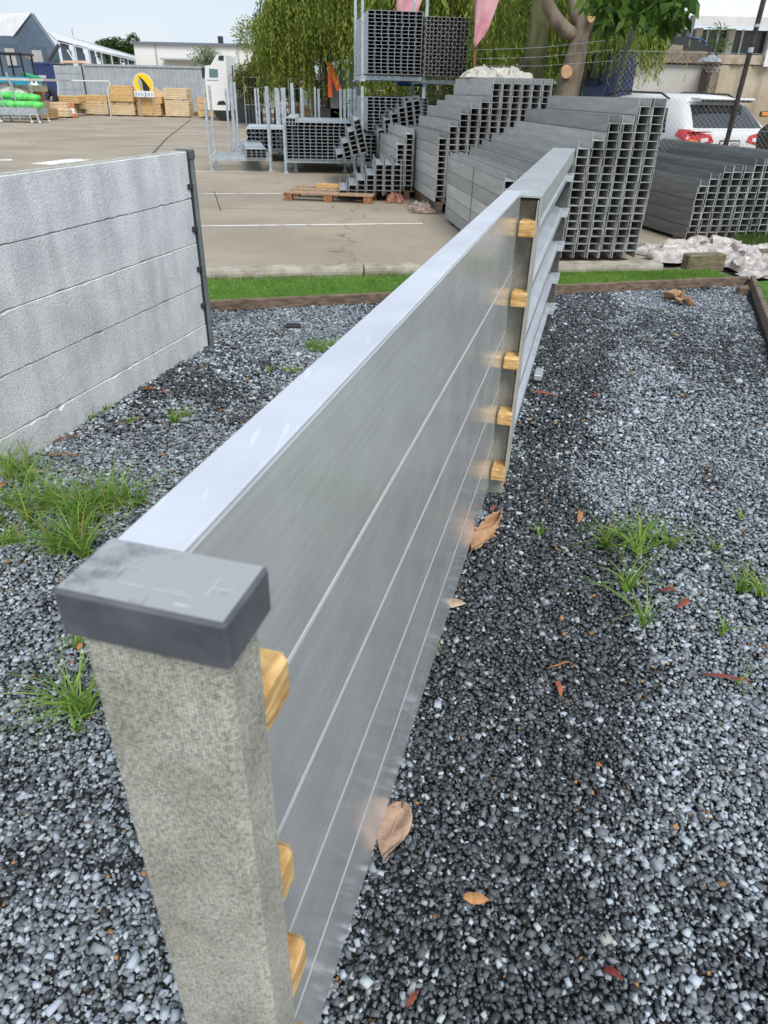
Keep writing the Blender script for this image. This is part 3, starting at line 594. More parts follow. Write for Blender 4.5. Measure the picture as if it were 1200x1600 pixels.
# crumpled plastic sheets
def crumple(name, label, c, sx, sy, h, seed, m, n_=44, cat='plastic sheet'):
    r = np.random.default_rng(seed); u, v = np.meshgrid(np.linspace(-1, 1, n_), np.linspace(-1, 1, n_))
    z = np.zeros_like(u)
    for k in range(5):
        fr = 2.2*1.75**k; a = r.random()*6
        q = vnoise((u*math.cos(a)-v*math.sin(a))*fr*1.8+20, (u*math.sin(a)+v*math.cos(a))*fr+30, seed+k); z += np.abs(q-.5)*2/1.6**k
    env = np.clip(1-(np.abs(u)**3+np.abs(v)**3), 0, 1)**.5; z = z/z.max()*h*env+.01
    jx = (vnoise(u*5+9, v*5+3, seed+9)-.5)*.3; jy = (vnoise(u*5+2, v*5+7, seed+11)-.5)*.3
    V = np.stack([c[0]+(u+jx)*sx, c[1]+(v+jy)*sy, c[2]+z], 2).reshape(-1, 3)
    idx = np.arange(n_*n_).reshape(n_, n_); Fq = np.stack([idx[:-1, :-1], idx[:-1, 1:], idx[1:, 1:], idx[1:, :-1]], 2).reshape(-1, 4)
    return tag(bulk(name, V, Fq, m), label, cat)
M_film = mat('milky_film', (.3, .26, .23), .35, 0, (.62, .58, .55), 12, .7, 30, spec=.6)
crumple('plastic_sheet', 'crumpled milky plastic sheet heaped in front of the dark right-hand beam stack', (3.75, 8.62, .0), .85, .42, .22, 3, M_film, 70)
crumple('plastic_sheet', 'crumpled milky plastic sheet spilling over the turf beside the timber offcut', (4.15, 7.95, .0), .45, .5, .2, 8, M_film, 60)
crumple('plastic_sheet', 'white plastic wrap lying on top of the stepped beam stack', tuple(behind(C_F, aC, 1.3, 1.75, 1.79)), .55, .45, .22, 12, mat('white_wrap', (.4, .38, .33), .5, 0, (.58, .56, .5), 6, .5, 20))
crumple('plastic_sheet', 'brown crumpled wrapping under the stepped stack pallet', (.5, 11.75, .0), .22, .3, .16, 21, mat('brown_wrap', (.16, .09, .06), .5, 0, (.4, .33, .28), 12, .5, 30), 40)
crumple('plastic_sheet', 'reddish torn wrapping under the slim stack', (.06, 12.7, .0), .14, .2, .2, 25, mat('red_wrap', (.22, .07, .045), .6, 0, (.4, .2, .13), 12, .5, 30), 36)
# broken timber offcut at the kerb end
rot = Matrix.Rotation(R(12), 3, 'Z')
p = at_z(1100, 426, 0); tag(MB().cbox((0, 0, 0), (.44, .14, .18), .012, rot).obj('timber_offcut', mat('greenish_timber', (.09, .08, .04), .85, 0, (.24, .2, .12), 7, .4, 40, stretch=(1, 6, 6)), None, loc=p+Vector((0, .08, .09))), 'short greenish timber block at the end of the kerb', 'timber block')
p = at_z(1195, 408, 0); tag(MB().cbox((0, 0, 0), (.7, .12, .12), .01, rot).obj('timber_offcut', M_oldwood, None, loc=p+Vector((.25, .1, .06))), 'dark old timber lying under the plastic at the right edge', 'timber block')
P = quadpts(at_z(1130, 400), at_z(1230, 400), at_z(1230, 372), at_z(1150, 372), 2500, rng); P[:, 2] = 0
tag(blades('weeds', P, .12, .01, .6, (.03, .09, .015), (.12, .2, .04), 2, 5), 'green weeds growing under the right-hand beam stack', 'weeds', kind='stuff')
#MARK_YARD
# ================================================================== YARD: RACKS, BUNDLES
def local(o, mb, name, m, **k): return mb.obj(name, m, o, **k)
def rack(label, foot, rz, W, D_, H_, zb=.25, deck=5, group='galvanised stillages in the yard', foot_h=.0):
    t = thing('stillage_rack', label, 'rack', foot, rz, group)
    for x in (0, W):
        for y in (0, D_):
            MB().cbox((x, y, (H_+.04)/2), (.055, .055, H_-.04), .006).obj('post', M_rack, t)
            mb = MB(); mb.prism([(-.028, .05), (.028, .05), (.06, 0), (-.06, 0)], (x, y-.05, 0), (x, y+.05, 0), (1, 0, 0), (0, 0, 1)); mb.obj('foot', M_rack, t)
    for y in (0, D_): MB().box((W/2, y, zb), (W-.056, .05, .07)).obj('rail', M_rack, t)
    for x in (0, W): MB().box((x, D_/2, zb), (.05, D_-.056, .07)).obj('rail', M_rack, t)
    for k in range(deck):
        y = D_*(k+1)/(deck+1); MB().box((W/2, y, zb+.01), (W-.056, .05, .04)).obj('deck_bar', M_rack, t)
    return t
def tube_bundle(label, loc, rz, rows, cw, ch, W, L_, m=M_bright, t_=.006, cat='tube bundle', name='tube_bundle'):
    t = thing(name, label, cat, loc, rz); mb = MB(); rj = random.Random(int(W*1000)+rows)
    nvert = 0
    for r in range(rows+1): mb.box((W/2, L_/2, r*ch), (W, L_-.002*(r % 2), t_))
    nc_ = max(1, round(W/cw)); cw = W/nc_
    for r in range(rows):
        sh = cw*.12 if rj.random() < .12 else 0
        for k in range(nc_):
            x = k*cw+(sh if k else 0)
            if k % 2: mb.box((x-.009, L_/2, (r+.5)*ch), (t_*.8, L_-.01, ch-t_-.001)); mb.box((x+.009, L_/2, (r+.5)*ch), (t_*.8, L_-.01, ch-t_-.001))
            else: mb.box((x, L_/2, (r+.5)*ch), (t_*1.3, L_-.01, ch-t_-.001))
        mb.box((W, L_/2, (r+.5)*ch), (t_, L_-.01, ch-t_-.001))
    mb.box((W/2, L_*.6, rows*ch/2), (W-.02, .01, rows*ch-.02))
    tag(mb.obj('box_tubes', m, t), kind='stuff')
    for y in (L_*.2, L_*.8): MB().box((W/2, y, rows*ch+.006), (W+.01, .03, .003)).obj('strap', M_blackpl, t)
    return t
def hat_bundle(label, loc, rz, nx, nz, cw, ch, L_, m=M_beamd, t_=.005):
    t = thing('section_bundle', label, 'tube bundle', loc, rz); mb = MB(); W = nx*cw
    for r in range(nz+1): mb.box((W/2, L_/2, r*ch), (W, L_, t_))
    for r in range(nz):
        z0, z1 = (r*ch+t_, (r+1)*ch-t_) if r % 2 == 0 else ((r+1)*ch-t_, r*ch+t_)
        for k in range(nx):
            x = k*cw
            for (a, za), (b_, zb) in (((0, z0), (.22, z1)), ((.55, z1), (.77, z0))):
                d = Vector(((b_-a)*cw, 0, zb-za)); nn = Vector((-d.z, 0, d.x)).normalized()*t_/2
                p0 = Vector((x+a*cw, 0, za)); p1 = Vector((x+b_*cw, 0, zb))
                mb.add([p0-nn, p1-nn, p1+nn, p0+nn]+[q+Vector((0, L_, 0)) for q in (p0-nn, p1-nn, p1+nn, p0+nn)], [(0, 1, 2, 3), (7, 6, 5, 4), (0, 4, 5, 1), (1, 5, 6, 2), (2, 6, 7, 3), (3, 7, 4, 0)])
    mb.box((W/2, L_*.6, nz*ch/2), (W-.02, .01, nz*ch-.02)); tag(mb.obj('hat_sections', m, t), kind='stuff')
    for y in (L_*.25,): MB().box((W/2, y, nz*ch+.006), (W+.01, .03, .003)).obj('strap', M_blackpl, t)
    return t
G = lambda x, y: at_z(x, y, 0)
rA = R(8)
rack('galvanised stillage rack nearest the grey wall post, one small tube bundle on it', G(331, 268), rA, 1.28, 1.35, 1.62)
tube_bundle('small bundle of bright square tubes lying in the near left rack', G(331, 268)+Vector((.8, -.05, .29)), R(12), 3, .11, .055, .42, 3.0, M_bright)
rack('galvanised stillage rack holding six-sided profiles behind the near left rack', G(331, 268)+Vector((.05, 2.6, 0)), rA, 1.45, 1.5, 1.7)
hat_bundle('bundle of bright profiles with six-sided ends in the second left rack', G(331, 268)+Vector((.35, 2.45, .3)), R(8), 6, 5, .2, .085, 2.6, M_bright)
rack('galvanised stillage rack holding the wide bundle of box tubes', G(447, 271), R(6), 1.5, 1.35, 1.6)
tube_bundle('wide bundle of bright box tubes stacked eleven rows high in a rack', G(447, 271)+Vector((.05, -.06, .29)), R(5), 11, .13, .063, 1.38, 3.0)
tube_bundle('two upright box tubes standing against the wide bundle', G(447, 271)+Vector((.06, -.1, .92)), R(5), 2, .06, .07, .2, 2.8)
for i, (px, Y, lab) in enumerate(((352, 21, 'empty galvanised rack behind the six-sided profiles'), (398, 22.5, 'empty tall rack left of the white fence signs'), (430, 24.5, 'empty galvanised rack in front of the first white sign'), (470, 21.2, 'galvanised rack behind the wide tube bundle'), (492, 25, 'farthest galvanised rack in front of the red sign'))):
    p = at_y(px, 135, Y); p.z = 0; rack(lab, p, R(6), 1.3, 1.3, 1.55+.02*i)
p = at_y(432, 232, 19.5); tube_bundle('short bundle of dark-ended tubes between the left racks', Vector((p.x, 19.5, .3)), R(6), 5, .13, .065, .75, 2.5)
# double-deck rack with the big bundles
TX = -.62
p = Vector((TX, 16.0, 0)); TR = R(7.5); TM = Matrix.Rotation(TR, 3, 'Z')
rack('lower galvanised rack carrying the high stacked tube bundles', p, TR, 1.22, 1.6, 1.66, .3)
rack('upper galvanised rack standing on the lower one, full of box tubes', p+Vector((.0, 0, 1.74)), TR, 1.22, 1.6, 1.45, .06)
tube_bundle('high bundle of bright box tubes with dark ends on the upper rack', p+TM @ Vector((.09, -.15, 1.87)), TR, 17, .125, .0585, 1.03, 3.2, M_bright)
tube_bundle('bundle of box tubes in the lower rack under the high bundle', p+TM @ Vector((.09, -.15, .9)), TR, 10, .12, .058, 1.2, 3.2, M_bright)
tube_bundle('loose bright box tubes at the bottom of the lower rack', p+TM @ Vector((.05, -.1, .33)), TR, 7, .12, .07, 1.1, 3.0, M_bright)
hat_bundle('high bundle of dark hat sections right of the box tubes', p+TM @ Vector((1.17, -.18, 1.86)), TR, 6, 16, .15, .0585, 3.2, M_beam, .0032)
rack('rack under the dark hat section bundle', p+TM @ Vector((1.25, .1, 0)), TR, 1.0, 1.5, 1.82, 1.76)
rack('galvanised rack with ladder-like sides left of the high bundles', p+TM @ Vector((-1.35, 1.4, 0)), TR, 1.1, 1.3, 1.6, .3)

# ================================================================== YARD: TIMBER BUNDLES, CONE, SIGN, PERSON
def pface(x0, y0, x1, y1, Y):
    a = at_y(x0, y1, Y); b_ = at_y(x1, y0, Y); return min(a.x, b_.x), max(a.x, b_.x), a.z, b_.z
def timber_bundle(x0, y0, x1, y1, Y, label, m=M_pine, D_=1.1, rows=None, onground=False, rz=0., group=None):
    a, b_, z0, z1 = pface(x0, y0, x1, y1, Y)
    if onground: z0 = 0.06; 
    W = b_-a; H_ = z1-z0; t = thing('timber_bundle', label, 'timber', (a, Y, z0), R(rz), group)
    rows = rows or max(2, round(H_/.1)); nx = max(3, round(W/.35)); hh = H_/rows
    for r in range(rows):
        q = MB(); n0 = 1
        q.cbox((W/2+random.uniform(-.015, .015), D_/2, (r+.5)*hh), (W, D_, hh*.93), .012); q.obj('sleeper', m, t)
    for x in (W*.18, W*.82): MB().box((x, D_/2, H_/2), (.025, D_+.012, H_+.01)).obj('strap', mat('pale_strap', (.5, .45, .35), .6), t)
    for x in (W*.15, W*.8): MB().box((x, D_/2, -.03), (.09, D_, .055)).obj('bearer', M_oldwood, t)
    return t
B = timber_bundle
Yb = 46.5
tag(MB().box((-18, 49.4, .12), (34, .5, .24)).obj('yard_kerb', mat('mossy_kerb', (.1, .08, .05), .9, 0, (.24, .2, .14), 3, .3)), kind='structure')
zc = .0
B(80, 150, 122, 161, 44.5, 'upper long timber bundle right of the crouching worker', M_pine); B(82, 161, 124, 170, 45.6, 'lower long timber bundle behind the traffic cone', M_palep)
B(79, 160, 103, 171, 42.2, 'small timber bundle on top left of the traffic cone', M_palep, 1.0); B(74, 171, 105, 184, 42, 'low timber bundle on the ground just left of the cone', M_palep, 1.2, onground=True)
B(127, 149, 166, 159, Yb, 'upper timber bundle left of the bent rail', M_pine); B(127, 159, 167, 171, Yb, 'lower timber bundle left of the bent rail', M_palep, onground=True)
B(172, 134, 205, 146, Yb, 'topmost timber bundle left of the yellow round sign', M_pine); B(172, 147, 207, 158, Yb-.2, 'middle timber bundle left of the yellow round sign', M_pine); B(173, 158, 208, 170, Yb-.1, 'bottom timber bundle left of the yellow round sign', M_palep, onground=True)
B(214, 151, 252, 161, Yb, 'upper timber bundle beneath the yellow round sign', M_pine); B(215, 161, 250, 172, Yb, 'lower timber bundle beneath the yellow round sign', M_pine, onground=True)
B(256, 138, 291, 155, Yb, 'upper pale sheet bundle right of the yellow round sign', M_palep, 1.1, 6); B(258, 157, 294, 171, Yb, 'lower whitish bundle right of the yellow round sign', M_palep, onground=True)
B(309, 152, 345, 172, Yb, 'timber bundle behind the near rack post', M_pine, 1.1, 3, onground=True); B(350, 130, 380, 149, Yb, 'orange timber bundle stacked up beside the white truck', M_orangep, 1.1, 3); B(351, 150, 381, 171, Yb, 'pale timber bundle under the orange one beside the truck', M_palep, 1.1, 3, onground=True)
B(451, 160, 463, 180, 42, 'small timber pack between the rack posts', M_pine, 1, 3, onground=True); B(467, 162, 487, 180, 42, 'wider timber pack between the rack posts', M_pine, 1, 3, onground=True)
B(29, 137, 46, 148, 40, 'upper brown bundle left behind the green rolls', M_orangep, .45); B(47, 138, 63, 148, 40, 'upper brown bundle right behind the green rolls', M_orangep, .45)
B(20, 148, 46, 158, 39.6, 'lower brown bundle behind the green rolls', M_orangep, .45); B(47, 149, 64, 158, 39.8, 'lower right brown bundle behind the green rolls', M_orangep, .45)
B(47, 158, 69, 171, 39.5, 'pale timber bundle under the brown ones', M_palep, .6); B(64, 170, 74, 184, 39.3, 'timber bundle end beside the trolley legs', M_pine, 1.2, onground=True); B(46, 171, 63, 184, 39.6, 'timber bundle hidden behind the trolley legs', M_palep, 1.2, onground=True)
a, b_, z0, z1 = pface(237, 136, 258, 156, 47.2)
tag(MB().prism([(0, 0), (.75, 0), (.75, .35), (.12, .72), (-.1, .3)], (a, 47.2, z0), (a, 47.3, z0), (1, 0, 0), (0, 0, 1)).obj('plywood_sheet', M_palep), 'pale plywood sheet leaning behind the yellow sign', 'plywood')

p = G(115, 184); t = thing('traffic_cone', 'orange and white traffic cone by the timber bundles', 'traffic cone', p)
M_or = mat('cone_orange', (.75, .12, .03), .5); 
def lathe(prof, n_=16, mi=0):
    mb = MB(); vs = []; 
    for r_, z_ in prof: vs += [(r_*math.cos(2*math.pi*k/n_), r_*math.sin(2*math.pi*k/n_), z_) for k in range(n_)]
    fs = [(i*n_+k, i*n_+(k+1) % n_, (i+1)*n_+(k+1) % n_, (i+1)*n_+k) for i in range(len(prof)-1) for k in range(n_)]
    fs += [tuple(range(n_))[::-1], tuple(range((len(prof)-1)*n_, len(prof)*n_))]; return mb.add(vs, fs, mi)
lathe([(.16, .03), (.135, .2)]).obj('lower_cone', M_or, t); lathe([(.1355, .2), (.09, .45)]).obj('reflective_band', M_white, t); lathe([(.09, .45), (.03, .72), (.02, .74)]).obj('cone_tip', M_or, t)
MB().cbox((0, 0, .015), (.42, .42, .03), .008).obj('base', M_blackpl, t)

# round yellow sign with a dark bird-like silhouette
a, b_, z0, z1 = pface(207, 114, 241, 149, 46.2); cxs, czs, rr_ = (a+b_)/2, (z0+z1)/2, (z1-z0)/2
t = thing('round_sign', 'round yellow sign with black and blue figure and blue lettering', 'sign', (cxs, 46.2, 0))
def disc(r_, y0, y1, cz, m, name, par, n_=40):
    return MB().prism([(r_*math.cos(2*math.pi*k/n_), r_*math.sin(2*math.pi*k/n_)) for k in range(n_)], (0, y0, cz), (0, y1, cz), (1, 0, 0), (0, 0, 1)).obj(name, m, par)
disc(rr_, 0, .02, czs, M_white, 'sign_rim', t); disc(rr_*.94, -.006, 0.0, czs, mat('sign_yellow', (.9, .62, .01), .5), 'sign_disc', t)
MB().prism([(-.45, .75), (-.2, .62), (.15, .3), (.45, -.1), (.68, -.4), (.52, -.42), (.8, -.78), (.3, -.72), (-.05, -.68), (-.1, -.3), (-.12, .2), (-.25, .5)], (0, -.016, czs), (0, -.008, czs), (rr_, 0, 0), (0, 0, rr_)).obj('silhouette', M_black, t)
MB().prism([(-.42, .45), (-.28, .5), (-.2, .2), (-.16, -.2), (-.14, -.68), (-.36, -.68), (-.38, -.2), (-.5, .2)], (0, -.016, czs), (0, -.008, czs), (rr_, 0, 0), (0, 0, rr_)).obj('silhouette', mat('sign_greyblue', (.25, .38, .5), .5), t)
mat('sign_blue', (.02, .12, .45), .5)
MB().box((-.02, -.02, czs-rr_*.86), (1.12, .01, .3)).obj('name_board', M_white, t)
mb = MB(); rj_ = random.Random(4)
for k, (x_, h_, w_) in enumerate(((-.48, .24, .07), (-.36, .12, .05), (-.27, .14, .05), (-.18, .13, .05), (-.09, .12, .04), (.06, .25, .08), (.2, .14, .06), (.3, .13, .05), (.42, .15, .06))): mb.box((x_, -.03, czs-rr_*.86-.02), (w_*.6, .008, h_), Matrix.Rotation(R(12), 3, 'Y'))
mb.obj('blue_strokes', MATS['sign_blue'], t)
for x in (-.35, .4): MB().box((x, .05, czs/2), (.04, .04, czs)).obj('stake', M_rack, t)

# bent white rails in front of the container
def rail(pts, r_, label, m=M_white, cat='rail', name='rail'): return tag(MB().tube(pts, r_, 6).obj(name, m), label, cat)
rail([at_y(112, 126, 45.6), at_y(170, 127, 45.6), at_y(172, 131, 45.6), at_y(168, 142, 45.6), Vector((at_y(172, 171, 45.6).x, 45.6, 0))], .03, 'bent white pipe rail before the grey container')
rail([at_y(68, 124, 46.8), at_y(90, 124, 46.8), Vector((at_y(90, 170, 46.8).x, 46.8, 0))], .03, 'white pipe rail by the open container door')

# container: corrugated sides, frame, open doors
def corrugated(mb, x0, x1, y, z0, z1, pitch=.26, dep=.02, axis='x'):
    n_ = int((x1-x0)/pitch); pr = []
    for k in range(n_):
        x = x0+k*(x1-x0)/n_; q = (x1-x0)/n_
        pr += [(x, 0), (x+q*.3, 0), (x+q*.5, dep), (x+q*.8, dep)]
    pr.append((x1, 0)); vs = [(a, y+b_, z0) if axis == 'x' else (y+b_, a, z0) for a, b_ in pr]+[(a, y+b_, z1) if axis == 'x' else (y+b_, a, z1) for a, b_ in pr]
    m_ = len(pr); mb.add(vs, [(i, i+1, m_+i+1, m_+i) for i in range(m_-1)])
def container(label, x0, x1, Y, H_, col, name='shipping_container', D_=2.4, rust=(.3, .2, .12)):
    m = mat(label[:14], col, .6, 0, tuple(min(1, c*1.25) for c in col), 2, .1, 6)
    t = thing(name, label, 'container', (x0, Y, 0)); W = x1-x0
    mb = MB(); corrugated(mb, .1, W-.1, .04, .15, H_-.12); mb.obj('side_panel', m, t)
    mb = MB(); corrugated(mb, .1, D_-.1, W-.06, .15, H_-.12, axis='y'); mb.obj('end_panel', m, t)
    MB().box((W/2, D_/2, H_-.04), (W-.02, D_-.02, .03)).obj('roof', mat('rusty_roof', (.3, .28, .26), .8, 0, rust, 1.2), t)
    for x in (.06, W-.06):
        for y in (.06, D_-.06): MB().box((x, y, H_/2), (.12, .12, H_-.1)).obj('corner_post', m, t)
    for y in (.03, D_-.03):
        MB().box((W/2, y, H_-.06), (W-.24, .08, .11)).obj('top_rail', m, t); MB().box((W/2, y, .1), (W-.24, .08, .12)).obj('bottom_rail', m, t)
    MB().box((W/2, D_/2, .16), (W-.3, D_-.2, .04)).obj('floor_board', M_oldwood, t)
    return t, m
x0 = at_y(128, 170, 49).x; x1 = at_y(331, 170, 49).x
cg, mg = container('long grey shipping container across the back of the yard', x0, x1, 50.2, 2.62, (.33, .36, .38))
# its open door leaf swung forward
dl = MB(); W_ = 1.75; dl.cbox((-W_/2, 0, 1.32), (W_, .06, 2.35), .01); dl.obj('door', mg, cg)
for z_ in (2.2, 1.85, 1.35, .8): MB().box((-W_/2, -.04, z_), (W_*.82, .02, .22)).obj('door_rib', mg, cg)
for x_ in (-.3, -.75, -1.3): MB().tube([(x_, -.065, .2), (x_, -.065, 2.45)], .02, 6).obj('lock_rod', M_rack, cg)
for z_, s_ in ((1.6, 'NO. 1 2210'), (1.1, 'YARD STORE')):
    pass
MB().box((-.02, -.02, 1.3), (.07, .08, 2.4)).obj('door_frame', M_blackpl, cg)
MB().prism([(0, 0), (.35, .0), (.28, .12), (.05, .14)], (.2, 0, 2.63), (.2, .8, 2.63), (-4.5, 0, 0), (0, 0, 1)).obj('rubble', mat('orange_debris', (.6, .25, .12), .8, 0, (.8, .7, .6), 20), cg)
me = lathe([(.22, 0), (.22, .012)], 20).mesh('marker', mat('marker_yellow', (.8, .45, .03), .5)); me.transform(Matrix.Rotation(R(90), 4, 'X')); o = link('round_marker', me, cg); o.location = (x1-x0-.45, -.02, 1.35)
cb, mb_ = container('dark blue shipping container behind the worker', at_y(61, 160, 53).x, at_y(92, 160, 53).x, 53, 2.7, (.02, .04, .13))
for z_ in (1.9, 1.2): MB().box((.55, -.0, z_), (.5, .02, .16)).obj('stencil_block', mat('faded_white', (.5, .52, .58), .7), cb)

# green rolls on the low trolley, far left
p = at_y(62, 190, 36); p.z = 0
t = thing('low_trolley', 'low galvanised trolley with splayed legs under the green rolls', 'trolley', (p.x-2.2, 36, 0))
MB().box((.9, .5, .46), (2.6, 1.1, .3)).obj('tray', M_rack, t)
for x in (-.1, .35, 1.75, 2.1):
    for y in (0, 1.0): MB().tube([(x, y, .5), (x+.12, y-.05, .08)], .03, 6).obj('leg', M_rack, t); lathe([(.02, 0), (.06, .03), (.06, .08), (.02, .1)], 10).obj('wheel', M_white, t, loc=(x+.13, y-.05, 0))
for x in (.55, 1.15): MB().tube([(x+.2, .02, .6), (x, .02, 1.95)], .035, 6).obj('upright', M_rack, t)
M_green = mat('green_wrap', (.06, .5, .08), .45, 0, (.2, .75, .2), 6, .4, 12)
rolls = [(0, .72), (.0, .98), (-.35, 1.14), (.35, .96)]
gx = [(-1.25, .2, .74, 'lower left green wrapped roll'), (-.05, .1, .72, 'lower right green wrapped roll on the trolley'), (-.3, .45, 1.0, 'upper right green wrapped roll'), (-1.1, .5, 1.06, 'upper left green wrapped roll')]
for x, y, z_, lab in gx:
    L_ = 1.35; pts = [(k/8*L_, 0, .015*math.sin(k*1.7)) for k in range(9)]; rr2 = [.08, .135]+[.145+.01*math.sin(k*2.1) for k in range(5)]+[.135, .08]
    tag(MB().tube(pts, rr2, 12).obj('wrapped_roll', M_green, None, True, loc=Vector((p.x-1.0+x, 36+y, z_))), lab+' at the left edge', 'roll')
# canopy frame + trough of pale goods behind, blue vehicle and green pipe at left edge
t = thing('canopy_frame', 'flat pale canopy frame on thin posts at the left edge', 'canopy', (at_y(0, 122, 38).x-1, 38, 0))
Wc = at_y(68, 124, 38).x-at_y(0, 122, 38).x+1; zt = at_y(30, 124, 38).z
MB().box((Wc/2, .8, zt), (Wc, 1.8, .09)).obj('canopy_top', mat('pale_pink_board', (.55, .47, .42), .7, 0, (.66, .6, .55), 8), t)
for x in (.3, Wc*.5, Wc*.78): MB().tube([(x, 0, 0), (x, 0, zt)], .035, 6).obj('post', M_rack, t)
MB().box((Wc*.45, .9, zt-.35), (Wc*.8, .8, .25)).obj('folded_sheet', mat('cream_sheet', (.62, .55, .35), .6, 0, (.75, .72, .6), 9), t)
t = thing('tractor', 'turquoise tractor with open frame cab at the left edge', 'tractor', (at_y(12, 120, 42).x, 42, 0))
M_turq = mat('turquoise_paint', (.02, .3, .42), .4); zb = at_y(12, 118, 42).z
MB().cbox((-.3, .6, zb-.35), (3.4, 1.4, .6), .1).obj('bonnet', M_turq, t); MB().cbox((-1.4, .5, zb-.35), (.9, 1.5, .3), .08).obj('red_guard', mat('red_paint', (.45, .02, .04), .4), t)
for x in (-1.5, -.2, .9):
    for y in (0, 1.2): MB().box((x, y, zb+.45), (.07, .07, .95)).obj('cab_post', M_black, t)
MB().cbox((-.3, .6, zb+.95), (2.6, 1.5, .1), .03).obj('cab_roof', M_black, t)
for x in (-1.2, 1.0):
    me = lathe([(.35, -.15), (.55, -.14), (.6, 0), (.55, .14), (.35, .15)], 20).mesh('tyre', M_rubber); me.transform(Matrix.Rotation(R(90), 4, 'X')); o = link('tyre', me, t); o.location = (x, 0, .6)
pa, pb = at_y(36, 116, 43), at_y(62, 124, 41); rail([pa, pb], .13, 'green pipe sticking out beside the tractor', mat('green_pipe', (.03, .4, .15), .4), 'pipe', 'pipe')
crumple('plastic_wrap', 'white wrap over goods beside the green pipe', tuple(at_y(57, 140, 41)), .3, .4, .5, 31, M_white, 24, 'plastic wrap')
crumple('plastic_wrap', 'translucent wrap over goods at the left edge', tuple(at_y(14, 146, 38.6)), 1.1, .5, .5, 33, mat('pale_wrap', (.5, .56, .5), .5, 0, (.7, .72, .66), 5), 24, 'plastic wrap')

# crouching worker in dark blue, bending over the bundles
def skin(name, edges, verts, m, par, sub=2):
    me = bpy.data.meshes.new(name); me.from_pydata([v[:3] for v in verts], edges, []); o = link(name, me, par)
    me.materials.append(m); md = o.modifiers.new('Skin', 'SKIN'); 
    for i, v in enumerate(verts): me.skin_vertices[0].data[i].radius = (v[3], v[3]) if not isinstance(v[3], tuple) else v[3]
    me.skin_vertices[0].data[0].use_root = True
    s_ = o.modifiers.new('Sub', 'SUBSURF'); s_.levels = sub; s_.render_levels = sub; return o
def skin_layer(me):
    if not me.skin_vertices: me.skin_vertices.new() if hasattr(me.skin_vertices, 'new') else None
M_navy = mat('navy_clothes', (.02, .025, .05), .9); M_skin = mat('skin', (.28, .15, .1), .6)
def body_mesh(name, chains, m, par):
    mb = MB()
    for pts, rs in chains: mb.tube(pts, rs, 10)
    o = mb.obj(name, m, par, True); md = o.modifiers.new('Remesh', 'REMESH'); md.mode = 'VOXEL'; md.voxel_size = .018; md.use_smooth_shade = True
    sm_ = o.modifiers.new('Smooth', 'SMOOTH'); sm_.factor = .6; sm_.iterations = 6; return o
pp = at_y(84, 178, 42.9); t = thing('person', 'person in dark navy work clothes bending down between the timber bundles', 'person', (pp.x, 42.9, .0))
S = 1.0
chains = [([(.28, 0, .92), (.2, 0, 1.1), (.02, 0, 1.28), (-.1, 0, 1.38)], [.15, .165, .18, .12]),      # bent trunk
          ([(-.1, 0, 1.38), (-.17, 0, 1.44)], [.07, .06]),
          ([(.28, -.1, .92), (.1, -.14, .52), (.2, -.14, .1), (.08, -.14, .05)], [.12, .085, .055, .05]), ([(.28, .1, .92), (.18, .15, .5), (.32, .15, .1), (.2, .15, .05)], [.12, .085, .055, .05])]
body_mesh('body', chains+[([(-.04, -.2, 1.3), (-.16, -.26, 1.02), (-.3, -.22, .82)], [.07, .05, .042]), ([(-.04, .2, 1.3), (-.1, .26, 1.0), (-.28, .22, .84)], [.07, .05, .042])], M_navy, t)
lathe([(.01, -.12), (.06, -.1), (.085, -.02), (.09, .05), (.07, .1), (.02, .125)], 14).obj('head', M_skin, t, True, loc=(-.23, 0, 1.53))
lathe([(.094, .03), (.095, .07), (.07, .115), (.02, .135)], 14).obj('hair', M_black, t, True, loc=(-.22, 0, 1.535))
for y in (-.22, .22):
    mb = MB(); mb.tube([(-.3, y, .82), (-.36, y, .76)], [.035, .04], 8)
    for k in range(4): mb.tube([(-.35, y-.03+.02*k, .77), (-.39, y-.03+.02*k, .72), (-.38, y-.03+.02*k, .68)], [.011, .01, .008], 6)
    mb.tube([(-.34, y+.03*(1 if y < 0 else -1), .78), (-.34, y+.06*(1 if y < 0 else -1), .73)], [.012, .01], 6); mb.obj('hand', M_skin, t, True)

# ================================================================== FAR BUILDINGS, TRUCK, TREES AT LEFT
M_blueb = mat('blue_grey_cladding', (.07, .11, .16), .7, 0, (.11, .16, .22), .5, .1, 3)
M_roofw = mat('white_roof_sheet', (.62, .62, .62), .5, 0, (.74, .74, .74), 2)
def V3(x, y, Y): return at_y(x, y, Y)
t = thing('blue_shed', 'blue-grey gabled shed with white roof at the left edge', 'building', (0, 60, 0))
def TO(mb, name, m, par): me = mb.mesh(name, m); me.transform(Matrix.Translation(-par.location)); return link(name, me, par)
ga = [V3(-60, 62, 60), V3(0, 56, 60), V3(28, 56, 60), V3(50, 21, 60), V3(88, 76, 60)]
gx0, gx1, gax = V3(-10, 60, 60).x, V3(88, 76, 60).x, V3(50, 21, 60).x; gz = V3(50, 21, 60).z; ez = V3(28, 56, 60).z; ez2 = V3(88, 76, 60).z; exl = V3(27, 56, 60).x
mb = MB(); mb.prism([(gx0-8, 0), (gx1, 0), (gx1, ez2), (gax, gz), (exl, ez), (gx0-8, ez-.1)], (0, 60, 0), (0, 60.3, 0), (1, 0, 0), (0, 0, 1)); TO(mb, 'wall', M_blueb, t)
mb = MB(); mb.prism([(gx1, 0), (gx1, ez2), (gx1-.3, ez2), (gx1-.3, 0)], (0, 60.3, 0), (-10, 68, 0), (1, 0, 0), (0, 0, 1)); TO(mb, 'wall', M_blueb, t)
